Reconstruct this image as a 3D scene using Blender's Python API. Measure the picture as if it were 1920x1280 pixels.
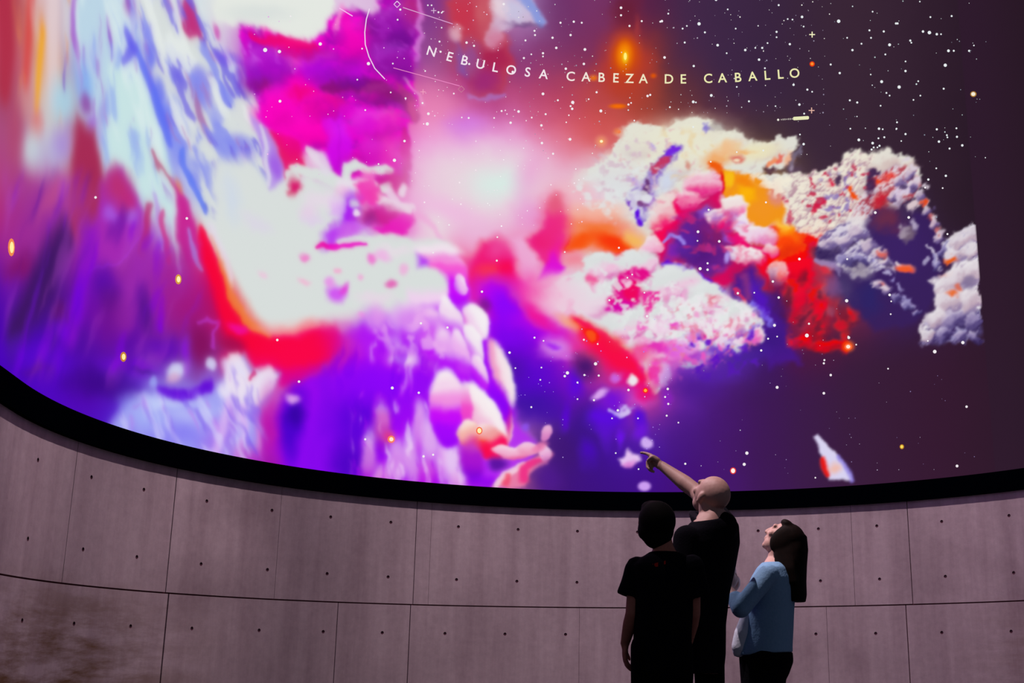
import bpy, bmesh, math
import numpy as np
from mathutils import Vector, Matrix

for _o in list(bpy.data.objects): bpy.data.objects.remove(_o, do_unlink=True)
SC = bpy.context.scene
COL = SC.collection

# ---------------------------------------------------------------- camera, world, light, exposure
RAD = 7.0                      # radius of the curved wall (m)
CAMH = 0.87                    # camera height (m)
CDIST = 1.861                  # camera distance from the wall's centre, in radii
YAW, PITCH, ROLL = -0.0408, 0.2528, -0.0003
FPX, PPX, PPY = 2179.0, 960+219.0, 640+33.0
U0 = -1.80                     # left of this angle the wall runs on straight
CF = np.array([math.sin(YAW)*math.cos(PITCH), math.cos(YAW)*math.cos(PITCH), math.sin(PITCH)])
CR = np.array([math.cos(YAW), -math.sin(YAW), 0.0]); CU = np.cross(CR, CF)
CR, CU = CR*math.cos(ROLL)+CU*math.sin(ROLL), -CR*math.sin(ROLL)+CU*math.cos(ROLL)
cam = bpy.data.objects.new('camera', bpy.data.cameras.new('camera')); COL.objects.link(cam)
cam.data.sensor_width = 36.0; cam.data.sensor_fit = 'HORIZONTAL'; cam.data.lens = FPX/1920*36
cam.data.shift_x = -(PPX-960)/1920; cam.data.shift_y = (PPY-640)/1920
cam.data.clip_end = 200
_m = Matrix.Identity(4)
for _i in range(3):
    _m[_i][0], _m[_i][1], _m[_i][2] = CR[_i], CU[_i], -CF[_i]
_m[0][3], _m[1][3], _m[2][3] = 0.0, -CDIST*RAD, CAMH
cam.matrix_world = _m
SC.camera = cam

world = bpy.data.worlds.new('dark_hall'); SC.world = world; world.use_nodes = True
world.node_tree.nodes['Background'].inputs[0].default_value = (.24, .25, .34, 1)
world.node_tree.nodes['Background'].inputs[1].default_value = 0.28
SC.view_settings.view_transform = 'Standard'; SC.view_settings.look = 'None'
SC.view_settings.exposure = 0.0; SC.view_settings.gamma = 1.0; SC.view_settings.use_curve_mapping = False

# ---------------------------------------------------------------- picture shown on the screen
# painted in screen coordinates: u = angle along the curve, v = height (both in units of the wall radius)
def on_screen(x, y):
    """point measured in the photograph -> (u, v) on the curved screen"""
    x = np.asarray(x, float); y = np.asarray(y, float)
    dx = CF[0] + CR[0]*(x-PPX)/FPX - CU[0]*(y-PPY)/FPX
    dy = CF[1] + CR[1]*(x-PPX)/FPX - CU[1]*(y-PPY)/FPX
    dz = CF[2] + CR[2]*(x-PPX)/FPX - CU[2]*(y-PPY)/FPX
    a = dx*dx+dy*dy; b = -CDIST*dy; D = b*b-a*(CDIST**2-1)
    t = (-b+np.sqrt(np.maximum(D, 1e-9)))/a
    u = np.arctan2(t*dx, t*dy-CDIST)
    ts = (1+CDIST*math.cos(U0))/(math.sin(U0)*dx+math.cos(U0)*dy)          # straight left wing
    us = U0+math.cos(U0)*(ts*dx-math.sin(U0))-math.sin(U0)*(ts*dy-CDIST-math.cos(U0))
    st = (u < U0) | (D < 0)
    return np.where(st, us, u), np.where(st, ts, t)*dz

_rng = np.random.RandomState(7)
def vnoise(x, y, seed):
    rs = np.random.RandomState(seed); L = rs.rand(128, 128).astype(np.float32)
    xi = np.floor(x).astype(np.int64); yi = np.floor(y).astype(np.int64)
    fx = (x-xi).astype(np.float32); fy = (y-yi).astype(np.float32)
    fx = fx*fx*fx*(fx*(fx*6-15)+10); fy = fy*fy*fy*(fy*(fy*6-15)+10)
    x0 = xi & 127; x1 = (xi+1) & 127; y0 = yi & 127; y1 = (yi+1) & 127
    a = L[y0, x0]; b = L[y0, x1]; c = L[y1, x0]; d = L[y1, x1]
    return (a+(b-a)*fx + (c-a+(a-b-c+d)*fx)*fy)*2-1
def fbm(x, y, f, seed, octv=4, gain=.5, billow=False):
    r = 0; a = 1; tot = 0
    for k in range(octv):
        n = vnoise(x*f+k*17.3, y*f+k*9.1, seed+k)
        if billow: n = np.abs(n)*2-1
        r = r+a*n; tot += a; a *= gain; f *= 2.03
    return r/tot
def cells(x, y, f, seed, light):
    """round bumps on a jittered grid; value = side lighting of the bump under each point"""
    rs = np.random.RandomState(seed); JX = rs.rand(64, 64); JY = rs.rand(64, 64)
    x = x*f; y = y*f; xi = np.floor(x).astype(np.int64); yi = np.floor(y).astype(np.int64)
    best = np.full(x.shape, 9.0); bx = np.zeros(x.shape); by = np.zeros(x.shape)
    for i in (-1, 0, 1):
        for j in (-1, 0, 1):
            a = xi+i; b = yi+j
            dx = x-a-JX[b & 63, a & 63]; dy = y-b-JY[b & 63, a & 63]; d = dx*dx+dy*dy
            k = d < best; best = np.where(k, d, best); bx = np.where(k, dx, bx); by = np.where(k, dy, by)
    return (bx*light[0]+by*light[1])*1.1+.45-best*.8
def hexc(c):
    if isinstance(c, str): c = tuple(int(c[i:i+2], 16) for i in (0, 2, 4))
    return np.array(c, np.float32)/255.0
def sstep(a, b, x):
    t = np.clip((x-a)/(b-a), 0, 1); return t*t*(3-2*t)

class Canvas:
    def __init__(self, us, vs):
        self.us, self.vs = us, vs
        U, V = np.meshgrid(us, vs)
        self.U, self.V = U, V
        self.img = np.zeros(U.shape+(3,), np.float32)
        px = 1/700.0
        self.w = {'n': (U, V)}
        n1 = fbm(U, V, 14, 11, 4); n2 = fbm(U, V, 14, 31, 4)
        self.w['s'] = (U+n1*.016, V+n2*.016)                       # smoke: long soft bends
        b1 = fbm(U, V, 34, 51, 3, .55); b2 = fbm(U, V, 34, 71, 3, .55)
        self.w['l'] = (U+b1*.013, V+b2*.013)                       # lumps
        c1 = fbm(U, V, 70, 91, 3, .6); c2 = fbm(U, V, 70, 101, 3, .6)
        self.w['r'] = (U+b1*.008+c1*.010, V+b2*.008+c2*.010)       # rough
        self.w['m'] = (U+n1*.010+b1*.004, V+n2*.010+b2*.004)
    def box(self, u0, u1, v0, v1, pad):
        i0, i1 = np.searchsorted(self.us, (u0-pad, u1+pad)); j0, j1 = np.searchsorted(self.vs, (v0-pad, v1+pad))
        return slice(j0, j1), slice(i0, i1)
    def put(self, sl, m, col):
        if m.size == 0: return
        m = m[..., None]
        self.img[sl] = self.img[sl]*(1-m)+col*m
    def base(self, rows):
        num = np.zeros(self.img.shape, np.float32); den = np.full(self.U.shape, 1e-9, np.float32)
        Uw, Vw = self.w['s']
        for y, cols in rows:
            for i, c in enumerate(cols.split()):
                if c == '-': continue
                u, v = on_screen(i*80, y); ua, va = on_screen(i*80+40, y); ub, vb = on_screen(i*80, y-40)
                su = max(abs(ua-u), .03)*1.25; sv = max(abs(vb-v), .03)*1.25
                sl = self.box(u, u, v, v, 5*max(su, sv))
                w = np.exp(-((Uw[sl]-u)/su)**2*.5*1.6-((Vw[sl]-v)/sv)**2*.5*1.6)+1e-7
                w = w.astype(np.float32)
                num[sl] += w[..., None]*hexc(c); den[sl] += w
        return num/den[..., None], den
    def ell(self, x, y, rx, ry, ang, col, soft=.5, op=1.0, warp='m'):
        u, v = on_screen(x, y); a = math.radians(ang); ca, sa = math.cos(a), math.sin(a)
        e = 3.0
        ux, vx = on_screen(x+e, y); uy, vy = on_screen(x, y+e)
        J = np.array([[ux-u, uy-u], [vx-v, vy-v]])/e
        M = J @ np.array([[ca*rx, -sa*ry], [sa*rx, ca*ry]])
        Mi = np.linalg.inv(M); ext = np.abs(M).sum()*(1+soft)
        sl = self.box(u, u, v, v, ext+.03)
        Uw, Vw = self.w[warp]; du = Uw[sl]-u; dv = Vw[sl]-v
        p = Mi[0, 0]*du+Mi[0, 1]*dv; q = Mi[1, 0]*du+Mi[1, 1]*dv
        d = np.sqrt(p*p+q*q)
        self.put(sl, op*(1-sstep(1-soft, 1+soft, d)), hexc(col))
    def seg(self, pts, col, soft=.5, op=1.0, warp='m'):
        """brush stroke: pts = (x, y, half width px)"""
        P = np.array(pts, float); u, v = on_screen(P[:, 0], P[:, 1])
        k = []
        for x, y, w in P:
            a = on_screen(x, y); b = on_screen(x+2, y); c = on_screen(x, y+2)
            k.append(math.sqrt(abs((b[0]-a[0])*(c[1]-a[1])-(b[1]-a[1])*(c[0]-a[0])))/2*w)
        k = np.array(k); pad = k.max()*(1+soft)+.03
        sl = self.box(u.min(), u.max(), v.min(), v.max(), pad)
        Uw, Vw = self.w[warp]; X = Uw[sl]; Y = Vw[sl]
        best = np.full(X.shape, 9.0)
        for i in range(len(u)-1):
            ex, ey = u[i+1]-u[i], v[i+1]-v[i]; L = ex*ex+ey*ey+1e-12
            t = np.clip(((X-u[i])*ex+(Y-v[i])*ey)/L, 0, 1)
            d = np.hypot(X-u[i]-t*ex, Y-v[i]-t*ey)/(k[i]+(k[i+1]-k[i])*t)
            best = np.minimum(best, d)
        self.put(sl, op*(1-sstep(1-soft, 1+soft, best)), hexc(col))
    def polym(self, pts, soft, warp, pad=.03):
        P = np.array(pts, float); u, v = on_screen(P[:, 0], P[:, 1])
        soft = soft/700.0
        sl = self.box(u.min(), u.max(), v.min(), v.max(), soft+pad)
        Uw, Vw = self.w[warp]; X = Uw[sl]; Y = Vw[sl]
        d = np.full(X.shape, 9.0); ins = np.zeros(X.shape, bool); n = len(u)
        for i in range(n):
            j = (i+1) % n; ex, ey = u[j]-u[i], v[j]-v[i]; L = ex*ex+ey*ey+1e-12
            t = np.clip(((X-u[i])*ex+(Y-v[i])*ey)/L, 0, 1)
            d = np.minimum(d, np.hypot(X-u[i]-t*ex, Y-v[i]-t*ey))
            c = (v[i] > Y) != (v[j] > Y)
            ins ^= c & (X < ex*(Y-v[i])/(ey+1e-15)+u[i])
        d = np.where(ins, -d, d)
        return sl, 1-sstep(-soft, soft, d)
    def poly(self, pts, col, soft=6, op=1.0, warp='m'):
        sl, m = self.polym(pts, soft, warp); self.put(sl, m*op, hexc(col))
    def lumps(self, pts, lo, hi, soft=4, op=1.0, freq=40, thr=(.1, .5), seed=5, warp='r', light=(-.5, .8)):
        """cauliflower billows: rounded cells of two sizes, lit from one side, blended lo -> hi"""
        sl, m = self.polym(pts, soft, warp)
        U = self.w['m'][0][sl]; V = self.w['m'][1][sl]
        if U.size == 0: return
        s = 0
        for k, (fr, a) in enumerate(((freq*.45, .55), (freq, .6), (freq*2.1, .35))):
            s = s+a*cells(U, V, fr, seed+k*3, light)
        t = sstep(.24+thr[0]*.4, .44+thr[1]*.5, s*.5+.3)
        lo = hexc(lo); hi = hexc(hi)
        t = t[..., None]; col = lo*(1-t)+hi*t
        self.put(sl, m*op, col)
    def pits(self, pts, col, soft=6, op=1.0, freq=40, thr=(.15, .45), seed=9, warp='m'):
        """patches of another colour that break through, shaped by noise"""
        sl, m = self.polym(pts, soft, warp)
        U = self.w['s'][0][sl]; V = self.w['s'][1][sl]
        if U.size == 0: return
        t = sstep(thr[0], thr[1], fbm(U, V, freq, seed, 3, .5))
        self.put(sl, m*t*op, hexc(col))
    def lobe(self, x, y, rx, ry, ang, gdir, stops, soft=.14, op=1.0, warp='m'):
        """rounded billow: ellipse whose colour runs through `stops` along gdir (degrees, photo sense)"""
        u, v = on_screen(x, y); a = math.radians(ang); ca, sa = math.cos(a), math.sin(a); e = 3.0
        ux, vx = on_screen(x+e, y); uy, vy = on_screen(x, y+e)
        J = np.array([[ux-u, uy-u], [vx-v, vy-v]])/e; Ji = np.linalg.inv(J)
        M = J @ np.array([[ca*rx, -sa*ry], [sa*rx, ca*ry]]); Mi = np.linalg.inv(M)
        sl = self.box(u, u, v, v, np.abs(M).sum()*(1+soft)+.03)
        Uw, Vw = self.w[warp]; du = Uw[sl]-u; dv = Vw[sl]-v
        if du.size == 0: return
        d = np.hypot(Mi[0, 0]*du+Mi[0, 1]*dv, Mi[1, 0]*du+Mi[1, 1]*dv)
        X = Ji[0, 0]*du+Ji[0, 1]*dv; Y = Ji[1, 0]*du+Ji[1, 1]*dv
        g = math.radians(gdir); cg, sg = math.cos(g), math.sin(g)
        ext = math.hypot((cg*ca+sg*sa)*rx, (-cg*sa+sg*ca)*ry)
        t = np.clip((X*cg+Y*sg)/ext*.5+.5, 0, 1)*(len(stops)-1)
        C = np.array([hexc(c) for c in stops]); i = np.minimum(t.astype(int), len(stops)-2); fr = (t-i)[..., None]; fr = fr*fr*(3-2*fr)
        self.put(sl, op*(1-sstep(1-soft, 1+soft, d)), C[i]*(1-fr)+C[i+1]*fr)
    def streaks(self, pts, col, ang, along, across, thr, seed, op=.9, soft=14):
        """long veins of colour running at photo angle ang; along/across = size in px"""
        sl, m = self.polym(pts, soft, 's')
        P = np.array(pts, float); cx, cy = P.mean(0); u, v = on_screen(cx, cy); e = 3.0
        ux, vx = on_screen(cx+e, cy); uy, vy = on_screen(cx, cy+e)
        J = np.array([[ux-u, uy-u], [vx-v, vy-v]])/e; Ji = np.linalg.inv(J)
        U = self.w['s'][0][sl]-u; V = self.w['s'][1][sl]-v
        if U.size == 0: return
        X = Ji[0, 0]*U+Ji[0, 1]*V; Y = Ji[1, 0]*U+Ji[1, 1]*V; a = math.radians(ang)
        p = (X*math.cos(a)+Y*math.sin(a))/along; q = (-X*math.sin(a)+Y*math.cos(a))/across
        n = vnoise(p+40, q+40, seed)*.6+vnoise(p*2.1+11, q*2.1+60, seed+1)*.3+vnoise(p*3.9+31, q*4.3+20, seed+2)*.15
        self.put(sl, m*op*sstep(thr[0], thr[1], n), hexc(col))
BASE = [  # rows of colours every 80 px
(-60, 'a83048 d8c0c8 b0cce0 a09ae8 c0d4e8 e0e4e0 dfe2e0 e0dfe0 d890d8 982098 6e3088 c04058 a888c8 6c3068 7a3568 501c40 44284a 3e2746 3a2540 3a263a 3a2636 362333 301e2d 2a1a28 241722'),
(20, 'b03048 d8b8bc b4d0e0 a8a0e8 c0d8e8 e0e4e0 dfe2e0 e0dfe0 e0a0e0 a020a0 7a3a90 c84058 c0a0d8 6c3068 7a3568 5a2048 44284a 3e2746 3a2540 3a263a 3a2636 362333 301e2d 2a1a28 241722'),
(100, 'b83858 e0a880 98bce8 8070e8 d0e0e8 d8e0e8 c050c8 e020c0 e818c8 9018a8 905090 b84058 803478 80386c 782c58 a83828 44284a 3e2746 3a2540 3a263a 3a2636 362333 301e2d 2a1a28 241722'),
(180, 'a03a58 d8c0b0 8a9ae0 c4e0e0 9890f0 a8b0f0 a818b0 f010c0 b01088 c82090 e078a8 a83078 b84878 b84060 c04848 984030 603038 3e2746 3a2540 3a263a 3a2636 362333 301e2d 2a1a28 241722'),
(260, 'a85080 c8d0d8 a84870 c8e0e0 7c86f0 c8e0e0 e0e0e4 f040b0 e818c8 e030b0 f090d8 e880e0 e888d0 e07090 d85858 d05850 a04a40 6a3a3c 443038 3a263a 3a2636 362333 301e2d 2a1a28 241722'),
(340, 'b04080 b85090 a83050 c0d4e4 a8a8e8 d8dee0 c8c0e8 d8e0e0 d0d0dc e040b0 eab8dc e6d8dc dce4e0 e8a0c8 e8a8c0 d0d8dc e0e0d0 e8a060 a08050 3a263a 3a2636 362333 301e2d 2a1a28 241722'),
(420, 'b02878 9028a0 a83060 b038b8 c0d0e0 d0dce0 d8dedc dcdfde d8c8e0 e040c0 ecb0dc e8c0dc e8b0d8 f06090 f07850 d0c0d8 e04080 e0a0a8 e08038 c0a0a0 8070a8 44306a 301e2d 2a1a28 241722'),
(500, '7818a0 4c1880 9020a8 9828a8 a830b0 f01838 e4d8d0 dcdedc dcdedc dfe0dc ead0e0 f03878 f04090 e8b0d0 dce0dc e03078 8a2878 702878 d01c38 d82830 54408a 3a2060 3a2450 301b2e 2c1928'),
(580, '5010a8 401078 7010b0 8020a0 9020a0 d01040 f0a080 e4dcd8 e0d8dc e0d8e0 e0a8e8 c030f0 c018d8 f040a0 e0e0e0 e0e0e0 e0d0e0 c8a8d8 4418a0 a02038 802848 3a2060 38204c 301b2e 2c1928'),
(660, '4408b0 4a10c0 5010a0 6010b0 6a1898 801870 f01040 f81838 d010a0 a020f8 c060f0 b020f0 6810e0 d838d0 f03050 f050b0 c060d8 6030b0 3a1868 501840 3a1d3c 381c36 361a31 321a2d 2e192a'),
(740, '5010d0 5010c0 5008a8 6040d8 a0a8f0 9070f0 e8c0ec b010b0 8818f0 8818ff c080f0 d060f0 4010b8 5010c0 8020b0 e04090 5a20a8 45186a 3e1954 3c1c48 3a1d3c 381c36 361a31 321a2d 2e192a'),
(820, '4808b0 5818c8 5020c8 5050e0 9080f0 8870f0 b040e0 5808d8 8020f0 d050d0 d890e8 c020e0 d880c8 3c1878 4010a0 5020b0 45187c 45186a 3e1954 3c1c48 3a1d3c 381c36 361a31 321a2d 2e192a'),
(900, '4808b0 5818c8 5020c8 5050e0 9080f0 8050e0 9020c0 4808c8 9030d0 e090e0 c850d8 c070d0 a05090 401478 3c1280 401088 421078 45186a 3e1954 3c1c48 3a1d3c 381c36 361a31 321a2d 2e192a'),
]
W = 'd8dedc'; CW = 'e0dcc8'
def paint(c):
    img, den = c.base(BASE); E, S, P, L, T, LB = c.ell, c.seg, c.poly, c.lumps, c.pits, c.lobe
    far = np.clip(den*4, 0, 1)[..., None]
    n = fbm(c.U, c.V, 3, 301, 5)[..., None]*.5+.5; n2 = fbm(c.U, c.V, 5, 331, 5)[..., None]*.5+.5
    beyond = hexc('3a2050')*(1-n)+hexc('b04098')*n; beyond = beyond*(1-.6*n2)+hexc('5030c0')*.6*n2
    c.img[:] = img*far+beyond*(1-far)
    # ---------------- upper left: fan of pale blue veils
    S([(0,-20,22),(4,90,24),(0,160,20)], 'b03048', .6, .9, 'n'); S([(50,-20,12),(46,60,13),(40,150,12)], 'd84a4a', .8, .8, 'n')
    S([(92,-20,18),(90,60,20),(92,170,22)], 'e0ccd0', .7, .8, 'n')
    S([(72,60,10),(66,120,10),(60,200,8)], 'f0a848', .8, .9, 'n'); E(60,235,12,26,5,'d87070',.8,.8,'n'); E(42,190,16,30,0,'d08888',.8,.6,'n')
    E(112,190,26,45,0,'a8d2e6',.8,.9,'n'); E(52,280,20,36,0,'c4d4da',.8,.9,'n'); E(20,250,14,60,0,'b04870',.8,.7,'n'); E(90,290,25,40,15,'b4b8dc',.9,.7,'n')
    P([(128,-30),(235,-30),(250,90),(300,260),(330,380),(340,470),(318,420),(270,400),(250,340),(210,320),(190,330),(170,260),(145,210),(140,110)], 'bcd6e6', 14, .95, 's')
    P([(200,110),(245,120),(280,200),(310,290),(335,380),(325,420),(280,390),(255,340),(215,310),(185,330),(178,270),(200,220)], 'c8e4e4', 10, .95, 's')
    P([(245,-30),(320,-30),(340,40),(400,90),(470,140),(495,230),(520,300),(530,350),(470,480),(390,480),(350,300),(300,190),(260,100)], W, 10, .95, 's')
    S([(132,-20,9),(128,50,8),(140,95,6)], 'a054cc', .6, .9, 's'); S([(120,105,5),(113,155,5)], '8468c4', .7, .9, 's'); S([(150,90,5),(152,130,6)], '9a78d8', .7, .8, 's')
    E(150,145,14,34,-5,'86b0ee',.8,.9,'s'); E(152,188,9,24,-5,'8e48a4',.7,.9,'s'); E(186,205,9,30,8,'aa98da',.8,.8,'s'); E(165,232,9,18,0,'a06cd6',.8,.9,'s'); E(180,260,6,20,0,'a89ae0',.8,.7,'s')
    E(170,100,14,26,0,'b8c4e8',.8,.7,'s'); E(110,270,18,30,10,'a88cd8',.9,.8,'s')
    S([(195,25,5),(197,55,6),(203,90,4),(206,108,3)], '8a4cc8', .5, .95, 's'); S([(201,75,4),(206,105,3)], '5a54e8', .5, .9, 's')
    S([(228,-10,6),(240,30,10),(246,60,10),(238,90,9),(224,112,6)], '7264e4', .5, .95, 's'); E(230,12,6,20,0,'a050b0',.6,.8,'s'); S([(240,85,7),(262,125,9),(285,180,10),(300,230,13),(312,266,6)], '6a70f2', .45, .95, 's')
    E(276,65,8,22,8,'9c98ea',.6,.9,'s'); E(275,110,11,24,5,'6a70f0',.6,.9,'s'); E(290,170,12,24,-5,'7078ee',.6,.9,'s'); E(318,215,22,34,-10,'7684f2',.6,.95,'s'); E(328,250,18,26,0,'8a98f2',.6,.9,'s')
    E(255,70,7,12,0,W,.5,.9,'s'); E(215,70,12,30,5,'c8dee8',.6,.8,'s'); E(262,30,14,30,0,W,.6,.8,'s')
    S([(333,280,5),(342,312,7),(360,350,6),(382,400,5)], '6878f2', .5, .95, 's'); E(381,390,6,12,-15,'5058dc',.6,.9,'s')
    E(336,135,7,20,-5,'8e86e4',.6,.9,'s'); E(314,135,4,8,0,'a8a8e8',.6,.8,'s'); E(372,165,20,36,-20,'8a8aea',.6,.95,'s'); E(394,155,8,13,0,'6e4cc8',.6,.9,'s')
    S([(364,170,5),(368,215,7),(380,245,7),(388,270,4)], 'a468a8', .5, .9, 's'); E(400,215,12,16,0,'9aa0ec',.7,.8,'s'); S([(413,158,4),(420,185,8),(430,200,4)], '5c5ce8', .4, .95, 's'); E(441,178,10,10,0,'b4b4e0',.7,.8,'s')
    S([(314,-10,6),(325,30,6)], '6e4cec', .4, .95, 's'); P([(340,-15),(352,-15),(372,55),(382,92),(366,68),(350,66),(334,48)], 'c03078', 4, .95, 's'); S([(333,0,5),(336,30,5)], 'b080d8', .6, .8, 's'); E(380,84,3,10,-15,'6040d0',.5,.9,'s')
    E(404,66,5,13,-15,'cc48b0',.6,.9,'s'); E(433,30,12,3,10,'c8bc80',.7,.9,'n')
    S([(405,110,8),(425,118,14),(445,125,12)], '9060e8', .7, .9, 's'); S([(410,135,6),(450,140,10),(465,160,8)], W, .6, .95, 's')
    E(440,284,32,24,25,'8e8eea',.55,.95,'s'); E(458,308,14,18,0,'ac94ea',.7,.9,'s'); S([(418,275,6),(432,300,5),(430,320,5)], W, .5, .9, 'n'); E(438,302,8,8,0,W,.4,.95,'n'); E(434,316,3,5,0,'6a88d8',.5,.9,'n')
    fanA = [(130,-40),(250,-40),(290,150),(330,380),(250,340),(190,330),(150,210)]; fanB = [(240,-40),(340,-40),(420,90),(480,160),(520,320),(470,400),(390,440),(330,300),(270,130)]
    c.streaks(fanA, 'dcecec', 80, 120, 22, (.0,.5), 401, .7); c.streaks(fanA, '8ca4ee', 82, 90, 17, (.15,.55), 405, .7); c.streaks(fanA, 'a474d0', 84, 70, 13, (.32,.6), 409, .65)
    c.streaks(fanB, '848cee', 64, 85, 19, (.16,.45), 413, .85); c.streaks(fanB, 'e4eae8', 66, 100, 22, (.08,.4), 417, .9); c.streaks(fanB, '6a5ee2', 66, 60, 12, (.34,.55), 421, .8); c.streaks(fanB, 'b070b0', 68, 50, 10, (.42,.58), 425, .5)
    c.streaks([(0,-40),(130,-40),(120,220),(60,330),(0,330)], 'dcd0d2', 86, 140, 24, (.15,.6), 429, .5); c.streaks([(20,-40),(130,-40),(120,220),(20,230)], 'e88850', 86, 120, 20, (.3,.6), 433, .5)
    S([(240,85,6),(262,125,8),(285,180,9),(300,230,11),(312,266,6)], '6a70f2', .5, .9, 's'); S([(333,280,5),(342,312,6),(360,350,6),(382,400,5)], '6878f2', .5, .9, 's'); S([(228,60,6),(246,90,8),(224,112,6)], '6a64ea', .5, .9, 's')
    # lower left veils
    P([(140,235),(170,250),(186,330),(182,400),(150,450),(115,425),(128,330)], 'a62a54', 14, .95, 's'); E(110,380,40,45,20,'a83c98',.9,.7,'s')
    P([(182,340),(200,322),(225,308),(246,345),(266,395),(262,436),(235,470),(190,500),(155,512),(165,440),(176,400)], 'a42cb4', 8, .95, 's'); E(215,345,26,30,0,'bc3470',.8,.9,'s'); E(235,372,16,22,0,'c03078',.8,.8,'s')
    E(200,400,12,14,0,'a868e8',.8,.8,'s'); E(243,398,12,14,0,'a870ec',.8,.8,'s'); S([(268,400,2),(263,440,2),(235,472,2),(190,504,2),(158,514,2)], 'b24ef0', .7, .8, 's')
    S([(277,385,7),(270,440,9),(262,480,9)], 'b82868', .6, .9, 's'); S([(284,360,5),(296,410,5),(303,470,4)], 'b898e4', .6, .9, 's'); S([(300,400,5),(310,450,7),(312,490,6)], 'd03480', .6, .9, 's')
    S([(283,290,3),(292,315,6),(312,335,7),(328,380,6)], 'b84a74', .5, .9, 's'); S([(300,330,6),(318,360,8),(322,410,6),(330,460,7),(331,508,3)], 'cce4ea', .45, .95, 's')
    P([(318,330),(330,350),(350,380),(372,450),(378,500),(350,500),(330,450),(322,400)], 'c82c90', 6, .95, 's'); E(330,345,6,16,-15,'e07858',.8,.8,'s'); S([(352,440,4),(364,480,7),(372,505,4)], 'a896ee', .6, .9, 's')
    E(60,400,45,50,0,'a03098',.9,.6,'s'); E(40,450,40,36,20,'a02c98',.9,.8,'s'); E(90,370,12,50,30,'c0508c',.9,.6,'s')
    E(25,500,26,20,-20,'801468',.9,.9,'s'); S([(112,450,24),(72,530,26),(20,620,24)], '3c1660', .8, .95, 's'); S([(160,440,22),(150,540,16),(125,620,18)], '8a22cc', .9, .8, 's'); E(140,560,9,40,5,'6e16e0',.9,.8,'s')
    E(105,585,14,14,0,'5a1060',.9,.8,'s'); E(105,612,12,16,0,'6a1ce0',.9,.8,'s'); E(190,540,26,34,0,'5410ac',.9,.9,'s'); E(205,565,20,24,0,'541080',.9,.7,'s'); S([(270,480,16),(245,540,18),(222,600,20)], '9c2cae', .9, .8, 's'); E(200,600,28,50,0,'70128c',.9,.7,'s')
    S([(306,560,5),(296,612,6)], '7c14ec', .8, .9, 's'); E(268,590,12,30,0,'4c1088',.9,.8,'s'); E(330,530,34,60,0,'a02090',.9,.8,'s'); E(360,590,40,40,0,'a01878',.9,.7,'s')
    E(300,655,26,20,0,'5c14b8',.9,.9,'s'); E(345,660,9,18,0,'8830e0',.8,.9,'s'); E(372,655,18,40,0,'84105c',.8,.9,'s')
    S([(366,612,2),(382,598,3),(404,600,3),(394,625,3),(392,655,5)], 'b83cc8', .6, .9, 's')
    E(60,665,60,20,15,'5818d0',.9,.8,'s'); E(180,720,60,22,10,'3c0888',.9,.9,'s'); E(240,690,50,12,5,'6a18d8',.9,.8,'s'); E(262,697,26,4,0,'2c0870',.8,.7,'s'); E(60,690,24,8,0,'581080',.9,.7,'s')
    veil = [(0,330),(180,330),(330,470),(370,560),(350,660),(200,720),(0,700)]
    c.streaks(veil, 'b048c4', 112, 160, 30, (.1,.6), 437, .4); c.streaks(veil, '4a0c9c', 110, 160, 34, (.15,.6), 441, .45); c.streaks(veil, '7a18e8', 108, 130, 26, (.2,.6), 445, .45)
    # red wedge and its orange edge
    S([(378,440,8),(388,500,14),(408,560,18),(430,610,22),(490,650,24),(560,655,32),(620,640,22)], 'f81438', .6, .95, 's'); S([(395,445,5),(408,500,8),(425,555,11),(455,600,10),(500,630,8)], 'f08458', .8, .85, 's'); S([(405,470,4),(425,530,6)], 'f0b090', .8, .7, 's')
    E(440,612,22,7,20,'f030a0',.6,.9,'s'); E(455,690,40,26,10,'f81048',.8,.9,'s'); E(540,690,60,20,-5,'e81078',.9,.8,'s'); E(430,640,20,14,20,'a01050',.8,.8,'s')
    # ---------------- white core in the middle left
    P([(390,300),(470,300),(500,340),(560,345),(640,360),(700,440),(780,448),(830,470),(862,510),(870,560),(840,600),(760,590),(690,585),(640,590),(560,625),(505,622),(470,590),(432,530),(405,470)], W, 16, 1, 'm')
    S([(395,430,10),(412,480,8),(425,520,6)], 'e4d8ec', .8, .7, 's'); E(560,618,60,14,0,'f0b0b0',.9,.8,'s')
    # ---------------- magenta billows
    mag = [(440,40),(500,60),(560,80),(610,60),(625,20),(690,25),(720,-30),(770,-30),(782,60),(775,140),(785,200),(765,235),(768,350),(720,345),(640,345),(570,270),(510,245),(465,170)]
    L(mag, 'a810b0', 'f018cc', 5, 1, 22, (.0,.55), 41, 'l')
    P([(455,70),(500,75),(540,95),(545,140),(520,190),(470,170),(450,110)], 'a41cc0', 14, .75, 'l'); T([(440,60),(600,70),(600,200),(480,200)], 'd878ec', 10, .7, 40, (.2,.6), 45); E(482,160,22,14,20,'98127c',.6,.9,'l')
    S([(470,70,6),(500,78,10),(550,82,11),(590,92,9)], 'f01c70', .6, .95, 'l'); E(497,58,11,10,0,'f410a8',.4,.95,'l'); S([(505,50,3),(513,38,2)], 'e850c8', .6, .8, 'n'); E(590,105,34,14,0,'c01098',.6,.9,'l')
    E(545,115,20,14,10,'f060c0',.7,.8,'l'); E(595,140,34,22,10,'a41cdc',.7,.9,'l'); E(560,165,40,26,0,'f410b8',.7,.9,'l'); E(520,215,44,34,15,'ff14c0',.6,.95,'l'); E(575,240,44,34,0,'fc18be',.6,.95,'l'); E(565,180,30,12,0,'f01478',.8,.8,'l')
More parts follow.
